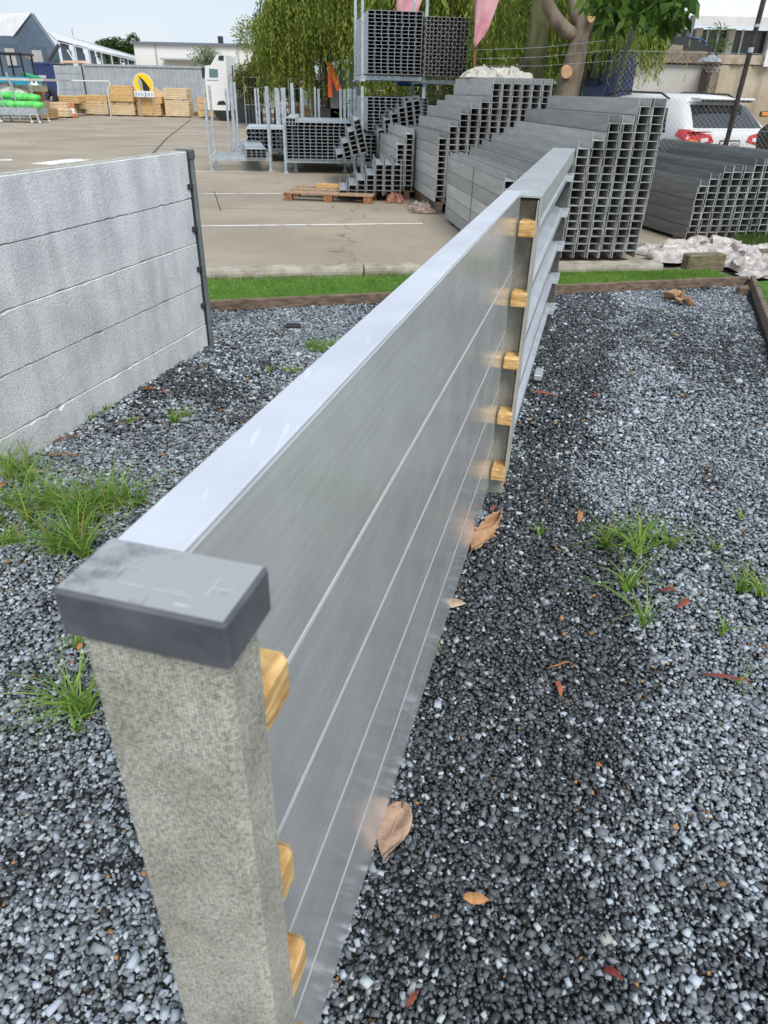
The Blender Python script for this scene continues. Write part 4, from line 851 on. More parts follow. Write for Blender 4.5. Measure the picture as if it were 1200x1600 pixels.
mb = MB(); mb.add([(gax, 59.9, gz+.05), (exl-.3, 59.9, ez-.05), (exl-12, 68, ez), (gax-10, 68, gz+.3), (gax, 59.9, gz+.12)], [(0, 1, 2, 3)]); mb.add([(gax, 59.9, gz+.05), (gx1+.1, 59.9, ez2-.05), (gx1-9.9, 68, ez2-.05), (gax-10, 68, gz+.3)], [(0, 1, 2, 3)]); TO(mb, 'roof', M_roofw, t)
for (a1, b1, c1, d1) in ((12, 70, 27, 103), (54, 73, 70, 106)):
    a, b_, z0, z1 = pface(a1, b1, c1, d1, 59.98); TO(MB().box(((a+b_)/2, 59.97, (z0+z1)/2), (b_-a, .08, z1-z0)), 'door_frame', mat('shed_trim', (.08, .11, .15), .6), t)
    TO(MB().box(((a+b_)/2-.1, 59.9, (z0+z1)/2-.1), (b_-a-.35, .06, z1-z0-.25)), 'roller_door', mat('grey_door', (.36, .36, .35), .7, 0, (.45, .45, .44), 3), t)
a, b_, z0, z1 = pface(41, 86, 50, 94, 59.95); me = text_mesh('7 52', (z1-z0)*.95, .01); me.materials.append(M_palep); me.transform(Matrix.Rotation(R(90), 4, 'X')); me.transform(Matrix.Translation(Vector(((a+b_)/2, 59.93, (z0+z1)/2))-t.location)); link('lettering', me, t)
TO(MB().tube([V3(92, 70, 59.5), V3(78, 92, 59.5), V3(78, 110, 59.5)], .13, 8), 'duct', mat('dark_duct', (.05, .06, .07), .5), t)
t = thing('long_shed', 'long open-fronted shed with white awning roof running back', 'building', (0, 62, 0))
r0, r1 = V3(70, 46, 68), V3(228, 92, 118); q0, q1 = V3(88, 62, 61), V3(228, 98, 117)
mb = MB(); mb.add([r0, q0, q1, r1], [(0, 1, 2, 3)]); mb.add([r0+Vector((0, .3, -.15)), q0+Vector((0, .3, -.15)), q1+Vector((0, .3, -.15)), r1+Vector((0, .3, -.15))], [(3, 2, 1, 0)]); TO(mb, 'roof', M_roofw, t)
w0 = Vector((q0.x-.6, 63, 0)); w1 = Vector((q1.x-1, 118, 0)); N = 9
for k in range(N):
    a = w0.lerp(w1, k/N); b_ = w0.lerp(w1, (k+.55)/N); h_ = q0.lerp(q1, k/N).z-.05; h2 = q0.lerp(q1, (k+.55)/N).z-.05
    TO(MB().add([a, b_, b_+Vector((0, 0, h2)), a+Vector((0, 0, h_))], [(0, 1, 2, 3)]), 'wall', M_blueb, t)
    c_ = w0.lerp(w1, (k+1)/N); h3 = q0.lerp(q1, (k+1)/N).z-.4
    TO(MB().add([b_+Vector((-.4, 0, 0)), c_+Vector((-.4, 0, 0)), c_+Vector((-.4, 0, h3)), b_+Vector((-.4, 0, h2-.4))], [(0, 1, 2, 3)]), 'roller_door', mat(['grey_door', 'shed_dark', 'rust_door'][k % 3] if k % 3 == 0 else ['x', 'shed_dark', 'shed_brown'][k % 3], [(.36, .36, .35), (.03, .035, .04), (.2, .1, .06)][k % 3], .7), t)
    pz = q0.lerp(q1, k/N); TO(MB().tube([(pz.x, pz.y, 0), (pz.x, pz.y, pz.z)], .07, 6), 'post', M_white, t)
rail([V3(105, 78, 55), V3(117, 98, 55), V3(113, 76, 55)], .05, 'leaning white pole frame above the grey container', M_white, 'pole', 'pole')
rail([V3(112, 44, 64), V3(114, 56, 64)], .04, 'thin aerial on the long shed roof', M_rack, 'aerial', 'aerial')
t = thing('white_warehouse', 'long low white warehouse on the horizon behind the container', 'building', (0, 90, 0))
a, b_, z0, z1 = pface(214, 69, 404, 110, 90); zr = V3(300, 71, 90).z
TO(MB().box(((a+b_)/2+0, 95, zr/2), (b_-a, 10, zr)), 'wall', mat('warehouse_white', (.72, .71, .68), .7, 0, (.8, .79, .76), .2), t)
TO(MB().box(((a+b_)/2, 94.9, zr+.12), (b_-a+.5, 10.4, .24)), 'parapet', mat('parapet_grey', (.16, .18, .22), .6), t)
for px in (242, 371): q = V3(px, 70, 89.9); TO(MB().box((q.x, 89.95, zr/2), (.16, .1, zr-.02)), 'downpipe', mat('pipe_grey', (.4, .42, .44), .6), t)
q = V3(345, 66, 92); TO(MB().box((q.x, 92, zr+.6), (.5, .5, .75)), 'vent_stack', M_blackpl, t)
TO(MB().box((V3(290, 90, 89.5).x, 89.2, V3(290, 93, 89.2).z), (5.0, 1.5, .15)), 'awning', mat('pipe_grey', (.4, .42, .44), .6), t)

# white cab-over truck
t = thing('white_truck', 'white cab-over truck with tall roof fairing facing left', 'truck', (V3(341, 120, 43).x, 43, 0))
zt = V3(341, 86, 43).z; zw0, zw1 = V3(335, 121, 43).z, V3(335, 108, 43).z; hw = .62; x0 = V3(320, 120, 43).x-t.location.x; x1 = V3(355, 120, 43).x-t.location.x
Mw = mat('truck_white', (.8, .8, .79), .3)
mb = MB(); mb.prism([(x0, .5), (x1, .5), (x1, zt), (x1-.45, zt+.02), (x0+.35, zt-.45), (x0+.08, zw1+.15), (x0, zw0)], (0, 0, 0), (0, 2.4, 0), (1, 0, 0), (0, 0, 1)); mb.obj('cab', Mw, t)
MB().prism([(x0+.24, zw0), (x0+.7, zw0), (x0+.72, zw1), (x0+.26, zw1+.02)], (0, -.012, 0), (0, -.002, 0), (1, 0, 0), (0, 0, 1)).obj('side_window', mat('pale_teal_glass', (.12, .22, .22), .1), t)
MB().prism([(x0+.78, zt-.22), (x1-.12, zt-.25), (x1-.08, zt-.02), (x1-.35, zt-.02)], (0, -.014, 0), (0, -.004, 0), (1, 0, 0), (0, 0, 1)).obj('fairing_opening', M_blackpl, t)
MB().prism([(x0+.5, .75), (x0+.62, .93), (x0+.9, .95), (x0+1.05, .75)], (0, -.01, 0), (0, 0.02, 0), (1, 0, 0), (0, 0, 1)).obj('wheel_arch', M_black, t)
MB().cbox((x0-.08, .1, zw0+.2), (.14, .2, .5), .03).obj('mirror', M_blackpl, t); MB().box((x0+.4, -.01, zw0-.12), (.6, .012, .04)).obj('trim_line', M_rack, t)
me = lathe([(.3, -.14), (.48, -.13), (.52, 0), (.48, .13), (.3, .14)], 20).mesh('wheel', M_rubber); me.transform(Matrix.Rotation(R(90), 4, 'X')); o = link('wheel', me, t); o.location = (x0+.78, .15, .52)
# dark machine with frame beside it
t = thing('forklift', 'dark forklift-like machine with black overhead frame beside the truck', 'forklift', (V3(378, 120, 41).x, 41, 0))
z1 = V3(378, 103, 41).z; MB().cbox((0, .5, z1-.75), (.75, .9, .6), .12).obj('body', M_blackpl, t)
MB().tube([(-.45, 0, 0), (-.45, 0, z1), (.55, 0, z1-.2), (.55, 0, 0)], .035, 6).obj('overhead_frame', M_black, t)
MB().cbox((.05, .4, z1-1.25), (1.0, .9, .45), .06).obj('counterweight', mat('machine_grey', (.12, .12, .13), .5), t)
for k in range(3): MB().tube([(.4+.12*k, -.1, .9), (.5+.1*k, -.1, z1-.2-.1*k)], .05, 6).obj('hose', M_white, t)
MB().box((0, .4, .5), (.9, .8, 1.0)).obj('chassis', M_blackpl, t)
#MARK_FOL
# ================================================================== RIGHT SIDE: SUV, FENCE, WALLS, TRUCK
M_carw = mat('pearl_white_paint', (.74, .75, .76), .22, 0, spec=.6)
M_red = mat('red_lens', (.55, .01, .015), .15, spec=.7); M_amb = mat('amber_lens', (.8, .28, .04), .2); M_lens = mat('clear_lens', (.75, .72, .72), .15)
hd = 22
car = thing('parked_car', 'white SUV parked behind the chain-link fence, seen from its left rear', 'car', (4.42, 12.0, 0), R(hd))
# local frame: +y forward, x to the right; origin under rear left corner
Wd = 1.77; secs = [(-.02, .30, .62, .86, .80, .98, .70, 1.02), (.0, .28, .86, 1.0, .84, 1.12, .74, 1.16)]
def ring(y, wl, zl, wb, zb, wg, zg, wr, zr):
    c = Wd/2; pts = [(c-wl, zl), (c-wb, zb*.72), (c-wb, zb), (c-wg, zg), (c-wr, zr), (c-wr*.5, zr+.025), (c, zr+.035), (c+wr*.5, zr+.025), (c+wr, zr), (c+wg, zg), (c+wb, zb), (c+wb, zb*.72), (c+wl, zl)]
    return [(p[0], y, p[1]) for p in pts]
R_ = [ring(.02, .70, .30, .80, .62, .79, .70, .70, .74), ring(-.02, .76, .34, .85, .80, .84, .95, .80, 1.02), ring(.05, .80, .3, .87, .92, .86, 1.1, .78, 1.16), ring(.16, .82, .3, .885, .96, .86, 1.17, .70, 1.28),
      ring(.42, .84, .3, .885, .97, .85, 1.18, .63, 1.55), ring(.62, .84, .3, .885, .97, .84, 1.18, .61, 1.62), ring(1.4, .84, .28, .885, .93, .83, 1.12, .60, 1.62), ring(2.2, .84, .28, .885, .93, .83, 1.08, .60, 1.61), ring(2.75, .84, .28, .885, .92, .83, 1.05, .56, 1.52), ring(3.45, .84, .3, .88, .9, .82, .98, .66, 1.06), ring(4.1, .78, .34, .84, .8, .74, .86, .55, .9), ring(4.3, .65, .36, .7, .6, .6, .66, .5, .7)]
vs = [p for r in R_ for p in r]; n_ = 13; fs = [(i*n_+k, i*n_+k+1, (i+1)*n_+k+1, (i+1)*n_+k) for i in range(len(R_)-1) for k in range(n_-1)]+[tuple(range(n_)), tuple(range((len(R_)-1)*n_, len(R_)*n_))]
body = MB().add(vs, fs).obj('body', M_carw, car, True)
sb_ = body.modifiers.new('Sub', 'SUBSURF'); sb_.levels = 2; sb_.render_levels = 2
from mathutils.bvhtree import BVHTree
dg = bpy.context.evaluated_depsgraph_get(); ev = body.evaluated_get(dg); bme = ev.to_mesh(); bvh = BVHTree.FromPolygons([v.co.copy() for v in bme.vertices], [tuple(p.vertices) for p in bme.polygons])
def wrap(name, poly, axis, m, off=.006, par=car, nn=14):
    """a panel cut to a 2-D outline and laid on the curved body. axis 'rear': outline in (x,z) cast along +y; 'left': outline in (y,z) cast along +x"""
    xs = [p[0] for p in poly]; zs_ = [p[1] for p in poly]; bm = bmesh.new(); vsq = [bm.verts.new((p[0], 0, p[1])) for p in poly]; f = bm.faces.new(vsq)
    for ax_, lo, hi in ((Vector((1, 0, 0)), min(xs), max(xs)), (Vector((0, 0, 1)), min(zs_), max(zs_))):
        for k in range(1, nn):
            q = lo+(hi-lo)*k/nn; bmesh.ops.bisect_plane(bm, geom=bm.verts[:]+bm.edges[:]+bm.faces[:], plane_co=ax_*q, plane_no=ax_)
    for v in bm.verts:
        if axis == 'rear': o, d = Vector((v.co.x, -2, v.co.z)), Vector((0, 1, 0))
        else: o, d = Vector((-2, v.co.x, v.co.z)), Vector((1, 0, 0))
        h = bvh.ray_cast(o, d)
        if h[0] is not None:
            nn_ = h[1] if h[1].dot(d) < 0 else -h[1]; v.co = h[0]+nn_*off
    me = bpy.data.meshes.new(name); bm.to_mesh(me); bm.free(); me.materials.append(m); me.polygons.foreach_set('use_smooth', [True]*len(me.polygons)); return link(name, me, par)
wrap('rear_window', [(.2, 1.2), (1.57, 1.2), (1.44, 1.5), (.33, 1.5)], 'rear', M_glass)
wrap('side_window', [(.5, 1.12), (1.0, 1.1), (1.0, 1.46), (.72, 1.44)], 'left', M_glass); wrap('side_window', [(1.06, 1.1), (2.0, 1.08), (1.95, 1.48), (1.06, 1.47)], 'left', M_glass); wrap('side_window', [(2.06, 1.08), (3.0, 1.05), (2.6, 1.42), (2.02, 1.47)], 'left', M_glass)
for sg in (0, 1):
    q = lambda x: x if sg == 0 else Wd-x
    wrap('tail_light', [(q(.05), .98), (q(.28), .96), (q(.56), 1.02), (q(.5), 1.1), (q(.06), 1.18)][::1 if sg == 0 else -1], 'rear', M_red, .01)
    wrap('tail_light_insert', [(q(.29), 1.0), (q(.45), 1.025), (q(.43), 1.07), (q(.3), 1.06)][::1 if sg == 0 else -1], 'rear', M_lens, .016, nn=5)
    wrap('indicator_lens', [(q(.08), 1.0), (q(.24), .985), (q(.24), 1.035), (q(.08), 1.05)][::1 if sg == 0 else -1], 'rear', M_amb, .016, nn=5)
wrap('tail_light_wing', [(.02, 1.02), (.26, 1.1), (.22, 1.17), (.02, 1.15)], 'left', M_red, .01)
wrap('plate_surround', [(.68, .9), (1.09, .9), (1.09, 1.04), (.68, 1.04)], 'rear', M_blackpl, .008, nn=4); wrap('number_plate', [(.7, .92), (1.07, .92), (1.07, 1.02), (.7, 1.02)], 'rear', MATS['white_paint'], .012, nn=4)
me = text_mesh('192 XS6', .095, .001); me.materials.append(mat('maroon_print', (.2, .01, .03), .5)); me.transform(Matrix.Rotation(R(90), 4, 'X')); h = bvh.ray_cast(Vector((.885, -2, .97)), Vector((0, 1, 0))); o = link('plate_lettering', me, car); o.location = (.885, h[0].y-.024, .97)
MB().cbox((.885, .33, 1.585), (1.1, .22, .035), .012).obj('spoiler', M_carw, car); MB().cbox((.885, .24, 1.56), (1.0, .03, .03), .008).obj('spoiler_lip', M_black, car)
MB().tube([(.9, .1, 1.22), (1.2, .12, 1.25)], .012, 6).obj('rear_wiper', M_black, car)
for x in (.2, Wd-.2): MB().tube([(x, .75, 1.575), (x, .95, 1.65), (x, 2.0, 1.665), (x, 2.3, 1.6)], .016, 6).obj('roof_rail', M_black, car)
MB().cbox((.885, .02, .52), (1.5, .08, .16), .02).obj('bumper_insert', M_blackpl, car)
for x in (.08, Wd-.08):
    for y in (.78, 3.42):
        me = lathe([(.2, -.1), (.32, -.095), (.335, 0), (.32, .095), (.2, .1)], 26).mesh('tyre', M_rubber); me.transform(Matrix.Rotation(R(90), 4, 'Y')); o = link('tyre', me, car); o.location = (x, y, .335)
        me = lathe([(.02, -.1), (.2, -.08), (.21, 0), (.2, .08), (.02, .1)], 20).mesh('rim', M_rack); me.transform(Matrix.Rotation(R(90), 4, 'Y')); r2 = link('rim', me, o)
q = at_y(1198, 222, 11.9)
t = thing('black_tyre', 'dark tyre and mudguard of a vehicle at the right edge by the SUV', 'tyre', (q.x+.12, 11.9, q.z-.08)); me = lathe([(.2, -.11), (.33, -.11), (.36, 0), (.33, .11), (.2, .11)], 28).mesh('tyre', M_rubber); me.transform(Matrix.Rotation(R(70), 4, 'Y')); link('tread', me, t)
me = lathe([(.02, -.08), (.19, -.06), (.2, 0), (.19, .06), (.02, .08)], 20).mesh('rim', M_rack); me.transform(Matrix.Rotation(R(70), 4, 'Y')); link('rim', me, t)

# chain-link fence
FY = 11.55; fx0 = at_y(956, 150, FY).x; fx1 = fx0+4.6
cl = thing('chain_link_fence', 'rusty-grey chain-link fence with black posts in front of the white SUV', 'fence', (fx0, FY, 0))
mb = MB(); c = .036; Hf = 2.12; wr = .0012; nxx = int((fx1-fx0)/c)
def wire(a, b_, r_=wr):
    a = Vector(a); b_ = Vector(b_); d = (b_-a).normalized(); u = Vector((0, 1, 0)); s_ = d.cross(u)
    vs = [p+(u*math.cos(t_)+s_*math.sin(t_))*r_ for p in (a, b_) for t_ in (0, 2.094, 4.189)]; mb.add(vs, [(0, 1, 4, 3), (1, 2, 5, 4), (2, 0, 3, 5)])
rows = int((Hf-.3)/c)
for k in range(nxx*1):
    for r in range(rows):
        x = k*c; z_ = .3+r*c; s_ = 1 if (k+r) % 2 == 0 else -1
        wire((x, -.003*s_, z_ if s_ > 0 else z_+c), (x+c, .003*s_, z_+c if s_ > 0 else z_))
tag(mb.obj('wire_mesh', mat('fence_wire', (.30, .26, .2), .5, .6, (.5, .48, .44), 3), cl), kind='stuff')
for z_ in (2.13, 1.2): MB().tube([(0, 0, z_), (fx1-fx0, 0, z_)], .0022, 6).obj('line_wire', M_rack, cl)
a = at_y(1133, 222, FY); b_ = at_y(1197, -20, FY)
MB().tube([(a.x-fx0, -.03, 0), (a.x-fx0, -.03, .7), (b_.x-fx0, -.03, b_.z)], .034, 10).obj('post', mat('rusty_black_post', (.02, .016, .015), .5, 0, (.06, .035, .03), 9), cl)
for zz_, hh_ in ((at_y(1160, 78, FY).z, .06), (at_y(1170, 40, FY).z, .035)): 
    k_ = (zz_-.7)/(b_.z-.7); MB().tube([(a.x-fx0+(b_.x-a.x)*k_, -.03, zz_-hh_/2), (a.x-fx0+(b_.x-a.x)*k_, -.03, zz_+hh_/2)], .0365, 10).obj('post_band', M_rack, cl)
MB().tube([(.03, 0, 0), (.03, 0, at_y(975, 115, FY).z), (at_y(992, 36, FY).x-fx0, 0, at_y(992, 38, FY).z)], .026, 8).obj('post', M_blackpl, cl)
for i, (y0, y1) in enumerate(((78, 62), (92, 78), (103, 95))):
    p0 = at_y(744, y0, 12.6); p1 = at_y(958, y1, FY); tag(MB().tube([p0, p0.lerp(p1, .5)+Vector((0, 0, -.03)), p1], .002, 5).obj('fence_wire', M_rack), ['top', 'middle', 'lowest'][i]+' strand of wire strung between the pink flag pole and the dark post', 'wire')

# white panel wall with yellow sign; beige corrugated container wall
YW = 18.
a, b_, z0, z1 = pface(972, 102, 1098, 150, YW)
t = thing('white_site_wall', 'white panelled truck body behind the fence with a small yellow sign', 'trailer', (a, YW, 0))
MB().box(((b_-a)/2, .6, z1/2+.25), (b_-a, 1.2, z1-.5)).obj('panel', mat('grubby_white', (.5, .49, .45), .6, 0, (.6, .59, .56), 2), t)
MB().box(((b_-a)/2, .55, z1+.14), (b_-a, 1.3, .22)).obj('top_rail', mat('brown_rail', (.13, .1, .07), .8, 0, (.3, .24, .17), 8, .3, 40), t)
MB().box(((b_-a)/2, .6, .35), (b_-a-.2, 1.0, .3)).obj('chassis', M_blackpl, t)
a2, b2, z2, z3 = pface(976, 101, 996, 118, YW-.03); MB().box(((a2+b2)/2-a, -.02, (z2+z3)/2), (b2-a2, .02, z3-z2)).obj('sign_plate', M_black, t)
me = text_mesh('5N 18', (z3-z2)*.72, .003); me.materials.append(mat('sign_lime', (.75, .8, .03), .5)); me.transform(Matrix.Rotation(R(90), 4, 'X')); me.transform(Matrix.Scale(.72, 4, (1, 0, 0))); o = link('lettering', me, t); o.location = ((a2+b2)/2-a, -.034, (z2+z3)/2)
YC = 17.2; a, b_, z0, z1 = pface(1099, 92, 1260, 185, YC)
M_beige = mat('beige_rusty_steel', (.34, .27, .18), .75, 0, (.5, .43, .33), 1.4, .1, 5, detail=9)
t = thing('beige_container', 'beige weathered shipping container with stained ribs behind the SUV', 'container', (a, YC, 0)); Wc = b_-a+2
mb = MB(); corrugated(mb, .12, Wc, .0, .25, z1-.14, .42, .05); mb.obj('side_panel', M_beige, t); MB().box((Wc/2, .06, z1-.04), (Wc, .16, .16)).obj('top_rail', mat('stained_rail', (.3, .23, .15), .75, 0, (.5, .44, .35), 6), t); MB().box((.03, .06, z1/2), (.14, .14, z1-.2)).obj('corner_post', mat('brown_rail', ()), t)
MB().box((Wc/2, 1.2, z1-.06), (Wc-.1, 2.3, .06)).obj('roof', M_beige, t); MB().box((Wc/2, .1, .17), (Wc, .16, .16)).obj('bottom_rail', M_oldwood, t); MB().box((Wc/2, 2.35, z1/2), (Wc-.1, .05, z1-.3)).obj('back_panel', M_beige, t)
a2, b2, z2, z3 = pface(1192, 78, 1215, 104, YC-.1); MB().box(((a2+b2)/2-a, -.1, (z2+z3)/2), (b2-a2, .02, z3-z2)).obj('notice_board', M_white, t)
me = text_mesh('OZIC', .13, .003); me.materials.append(mat('faded_white', (.5, .52, .58), .7)); me.transform(Matrix.Rotation(R(90), 4, 'X')); q = at_y(1112, 109, YC-.05); o = link('stencil', me, t); o.location = (q.x-a+.05, -.012, q.z)
q = at_y(1118, 84, YC-.2); crumple('cloth', 'grey cloth hanging over the corner of the beige container', (q.x, YC+.0, q.z-.15), .22, .2, .16, 41, mat('grey_cloth', (.2, .22, .25), .9, 0, (.4, .42, .45), 6), 24, 'cloth')
q = at_y(1190, 178, YC-.3); t = thing('amber_light', 'amber marker light of a vehicle by the beige container', 'light', (q.x, YC-.45, q.z)); MB().cbox((0, 0, 0), (.14, .05, .07), .012).obj('lens', M_amb, t); MB().cbox((0, .04, 0), (.18, .04, .1), .012).obj('housing', M_blackpl, t); MB().box((.1, .03, -.35), (.5, .06, .3)).obj('bracket', M_beige, t)
# dark vehicle roofs above the wall
t = thing('dark_vehicle', 'dark vehicle with rounded bonnet showing above the brown rail', 'vehicle', (at_y(1066, 85, 21).x, 21, 0)); q = at_y(1066, 62, 21).z; g0 = at_y(1066, 88, 21).z
MB().prism([(-.75, 0), (.7, 0), (.7, g0+.05), (.62, q-.15), (.25, q+.03), (-.4, q+.08), (-.6, q-.1), (-.75, g0+.1)], (0, 0, 0), (0, 1.6, 0), (1, 0, 0), (0, 0, 1)).obj('body', M_blackpl, t)
MB().prism([(-.42, g0+.08), (-.02, g0+.1), (-.02, q-.12), (-.3, q-.1)], (0, -.015, 0), (0, -.005, 0), (1, 0, 0), (0, 0, 1)).obj('window', mat('tan_glass', (.3, .26, .2), .2), t)
MB().tube([(.12, .1, q-.05), (.12, .1, q+.5)], .07, 10).obj('exhaust_stack', mat('stack_grey', (.16, .17, .19), .4), t); MB().tube([(.0, 0, q+.07), (.45, 0, q-.0), (.62, 0, q-.12)], .02, 6).obj('blue_trim', mat('blue_trim', (.03, .08, .2), .4), t)
# blue truck
YT = 15.5; M_blue = mat('dark_blue_paint', (.007, .02, .075), .35); x0 = at_y(915, 100, YT).x
t = thing('blue_truck', 'dark blue truck with black mirror half hidden by the tree', 'truck', (x0, YT, 0)); zt = at_y(960, 74, YT).z; zc_ = at_y(930, 124, YT).z; xa = at_y(945, 100, YT).x-x0; xb = at_y(974, 100, YT).x-x0
MB().prism([(xa, .4), (xb+.25, .4), (xb+.25, zt-.1), (xb, zt), (xa+.1, zt-.02), (xa-.02, zc_+.2)], (0, 0, 0), (0, 2, 0), (1, 0, 0), (0, 0, 1)).obj('cab', M_blue, t)
MB().cbox(((xa+.05)/2, .5, zc_-.42), (xa+.25, 1.2, .8), .1).obj('bonnet', M_blue, t); MB().cbox((.12, -.2, at_y(926, 106, YT).z), (.2, .1, .42), .04).obj('mirror', M_black, t)
MB().tube([(.22, -.2, at_y(935, 118, YT).z), (xa, 0, at_y(945, 122, YT).z-.1)], .02, 6).obj('mirror_arm', M_black, t); MB().prism([(xa+.05, zc_+.15), (xb-.05, zc_+.15), (xb-.05, zt-.15), (xa+.12, zt-.15)], (0, -.012, 0), (0, -.004, 0), (1, 0, 0), (0, 0, 1)).obj('side_window', M_glass, t)
me = lathe([(.2, -.12), (.42, -.12), (.46, 0), (.42, .12), (.2, .12)], 22).mesh('wheel', M_rubber); me.transform(Matrix.Rotation(R(90), 4, 'X')); o = link('wheel', me, t); o.location = (.3, .1, .46)
MB().box((xa/2, .8, .6), (xa, 1.2, .5)).obj('chassis', M_blackpl, t)
# building with windows, top right
YB = 38.; t = thing('office_building', 'pale building with wide white roof and a row of dark windows, top right', 'building', (at_y(1100, 60, YB).x, YB, 0)); bx = t.location.x
xL = at_y(932, 60, YB).x-bx; xR = at_y(1290, 60, YB).x-bx; ze = at_y(1100, 44, YB).z; zs_ = at_y(1100, 84, YB).z
MB().box(((xL+xR)/2, 3, zs_/2), (xR-xL, 5.8, zs_)).obj('wall', mat('render_cream', (.5, .46, .38), .8, 0, (.6, .56, .48), 1), t)
xs = [xL]+[at_y(px, 60, YB).x-bx for px in (958, 1024, 1040, 1082, 1096, 1137, 1152, 1198, 1212, 1262)]
for i, px in enumerate((945, 1030, 1060, 1090, 1141, 1204, 1270)): q = at_y(px, 60, YB).x-bx; MB().box((q, 0.05, (zs_+ze)/2), (.28 if i != 2 else .1, .3, ze-zs_)).obj('pillar', mat('pillar_white', (.6, .6, .56), .7), t)
edges = [at_y(px, 60, YB).x-bx for px in (930, 945, 975, 1002, 1030, 1060, 1075, 1090, 1107, 1124, 1141, 1162, 1183, 1204, 1225, 1247, 1270, 1290)]
for i in range(len(edges)-1):
    f_ = MB().box(((edges[i]+edges[i+1])/2, .3, (zs_+ze)/2), (edges[i+1]-edges[i]-.06, .04, ze-zs_-.05)).obj('window', mat('window_glass', (.05, .06, .065), .12), t)
    MB().box((edges[i+1], .22, (zs_+ze)/2), (.06, .1, ze-zs_)).obj('mullion', M_white, t)
MB().prism([(0, 0), (0, .35), (9, 3.6), (9, 3.2)], (xL-2, -1.2, ze), (xR+1, -1.2, ze), (0, 1, 0), (0, 0, 1)).obj('roof', M_roofw, t); MB().box(((xL+xR)/2, 5.8, ze/2), (xR-xL, .2, ze)).obj('back_wall', MATS['render_cream'], t)

# blue tarp / low dark things behind stacks, orange crane arm, grey cab, signs, flags
q = at_y(642, 127, 19); tag(MB().cbox((0, 0, 0), (.7, .8, .2), .06).obj('blue_bonnet', mat('bright_blue', (.02, .16, .45), .4), None, loc=Vector((q.x, 19, q.z))), 'bright blue cover glimpsed under the high hat section bundle', 'cover')
tag(MB().box((0, 0, 0), (1.5, .9, .85)).obj('dark_crate', mat('slate_crate', (.09, .1, .12), .7, 0, (.14, .15, .17), 4), None, loc=Vector((at_y(640, 145, 18.3).x, 18.4, .95))), 'dark slate-coloured crate behind the stepped stack', 'crate')
YO = 34; t = thing('crane_truck', 'grey truck cab with folded orange crane arm between the racks and trees', 'truck', (at_y(530, 120, YO).x, YO, 0)); tx = t.location.x
a, b_, z0, z1 = pface(516, 100, 560, 150, YO)
MB().prism([(a-tx, .5), (b_-tx, .5), (b_-tx, z1), (a-tx+.35, z1), (a-tx, z1-.6)], (0, 0, 0), (0, 2.2, 0), (1, 0, 0), (0, 0, 1)).obj('cab', mat('cab_grey', (.16, .17, .18), .4), t)
a, b_, z0, z1 = pface(531, 108, 546, 124, YO); MB().box(((a+b_)/2-tx, -.01, (z0+z1)/2), (b_-a, .02, z1-z0)).obj('window', mat('pale_teal_glass', ()), t); MB().box((0.2, .8, .5), (2, 1.6, .8)).obj('chassis', M_blackpl, t)
M_orange = mat('crane_orange', (.75, .13, .03), .45)
A_ = lambda x, y: at_y(x, y, YO-.4)-t.location
MB().tube([A_(514, 99), A_(530, 141)], [.11, .13], 6).obj('arm', M_orange, t); MB().tube([A_(515, 98), A_(516, 152)], .1, 6).obj('arm', M_orange, t); MB().tube([A_(512, 105), A_(517, 140)], .035, 6).obj('ram', M_white, t)
MB().tube([A_(504, 95), A_(512, 92), A_(541, 94)], .05, 6).obj('beam_bar', M_blackpl, t)
YS = 38.; sg_ = thing('mesh_fence', 'grey wire boundary fence with white sign boards behind the racks', 'fence', (at_y(380, 170, YS).x, YS, 0)); fx = sg_.location.x
xs_ = [at_y(p_, 150, YS).x-fx for p_ in (382, 420, 452, 486, 520, 560, 600)]
for x in xs_: MB().tube([(x, 0, 0), (x, 0, at_y(450, 121, YS).z)], .03, 6).obj('post', M_rack, sg_)
for yy in (122, 138, 165): z_ = at_y(450, yy, YS).z; MB().tube([(xs_[0], 0, z_), (xs_[-1], 0, z_)], .018, 5).obj('rail', M_rack, sg_)
mb = MB(); xx = xs_[0]
while xx < xs_[-1]: wire((xx, 0, .1), (xx, 0, at_y(450, 122, YS).z), .006); xx += .16
tag(mb.obj('wire_mesh', M_rack, sg_), kind='stuff')
for (x0_, y0_, x1_, y1_) in ((413, 141, 431, 168), (483, 141, 493, 170), (474, 141, 480, 165)):
    a, b_, z0, z1 = pface(x0_, y0_, x1_, y1_, YS-.05); MB().box(((a+b_)/2-fx, -.05, (z0+z1)/2), (b_-a, .02, z1-z0)).obj('sign_board', M_white, sg_)
a, b_, z0, z1 = pface(484.5, 149, 491.5, 156, YS-.07); MB().box(((a+b_)/2-fx, -.07, (z0+z1)/2), (b_-a, .01, (z1-z0)*.35)).obj('red_cross_mark', mat('sign_red', (.6, .02, .03), .5), sg_); MB().box(((a+b_)/2-fx, -.083, (z0+z1)/2), ((b_-a)*.35, .01, z1-z0)).obj('red_cross_mark', MATS['sign_red'], sg_)
a, b_, z0, z1 = pface(469, 126, 476, 137, YS-.06); cz_ = (z0+z1)/2; q = thing('fire_sign', 'small white sign with red triangle mark above the wire fence', 'sign', ((a+b_)/2, YS-.1, 0)); MB().box((0, 0, cz_), (b_-a, .02, z1-z0)).obj('sign_plate', M_white, q); MB().prism([(-.09, -.12), (.09, -.12), (.09, 0), (0, .1), (-.09, 0)], (0, -.02, cz_), (0, -.012, cz_), (1, 0, 0), (0, 0, 1)).obj('red_mark', MATS['sign_red'], q); MB().tube([(0, .03, 0), (0, .03, cz_)], .02, 5).obj('stake', M_rack, q)
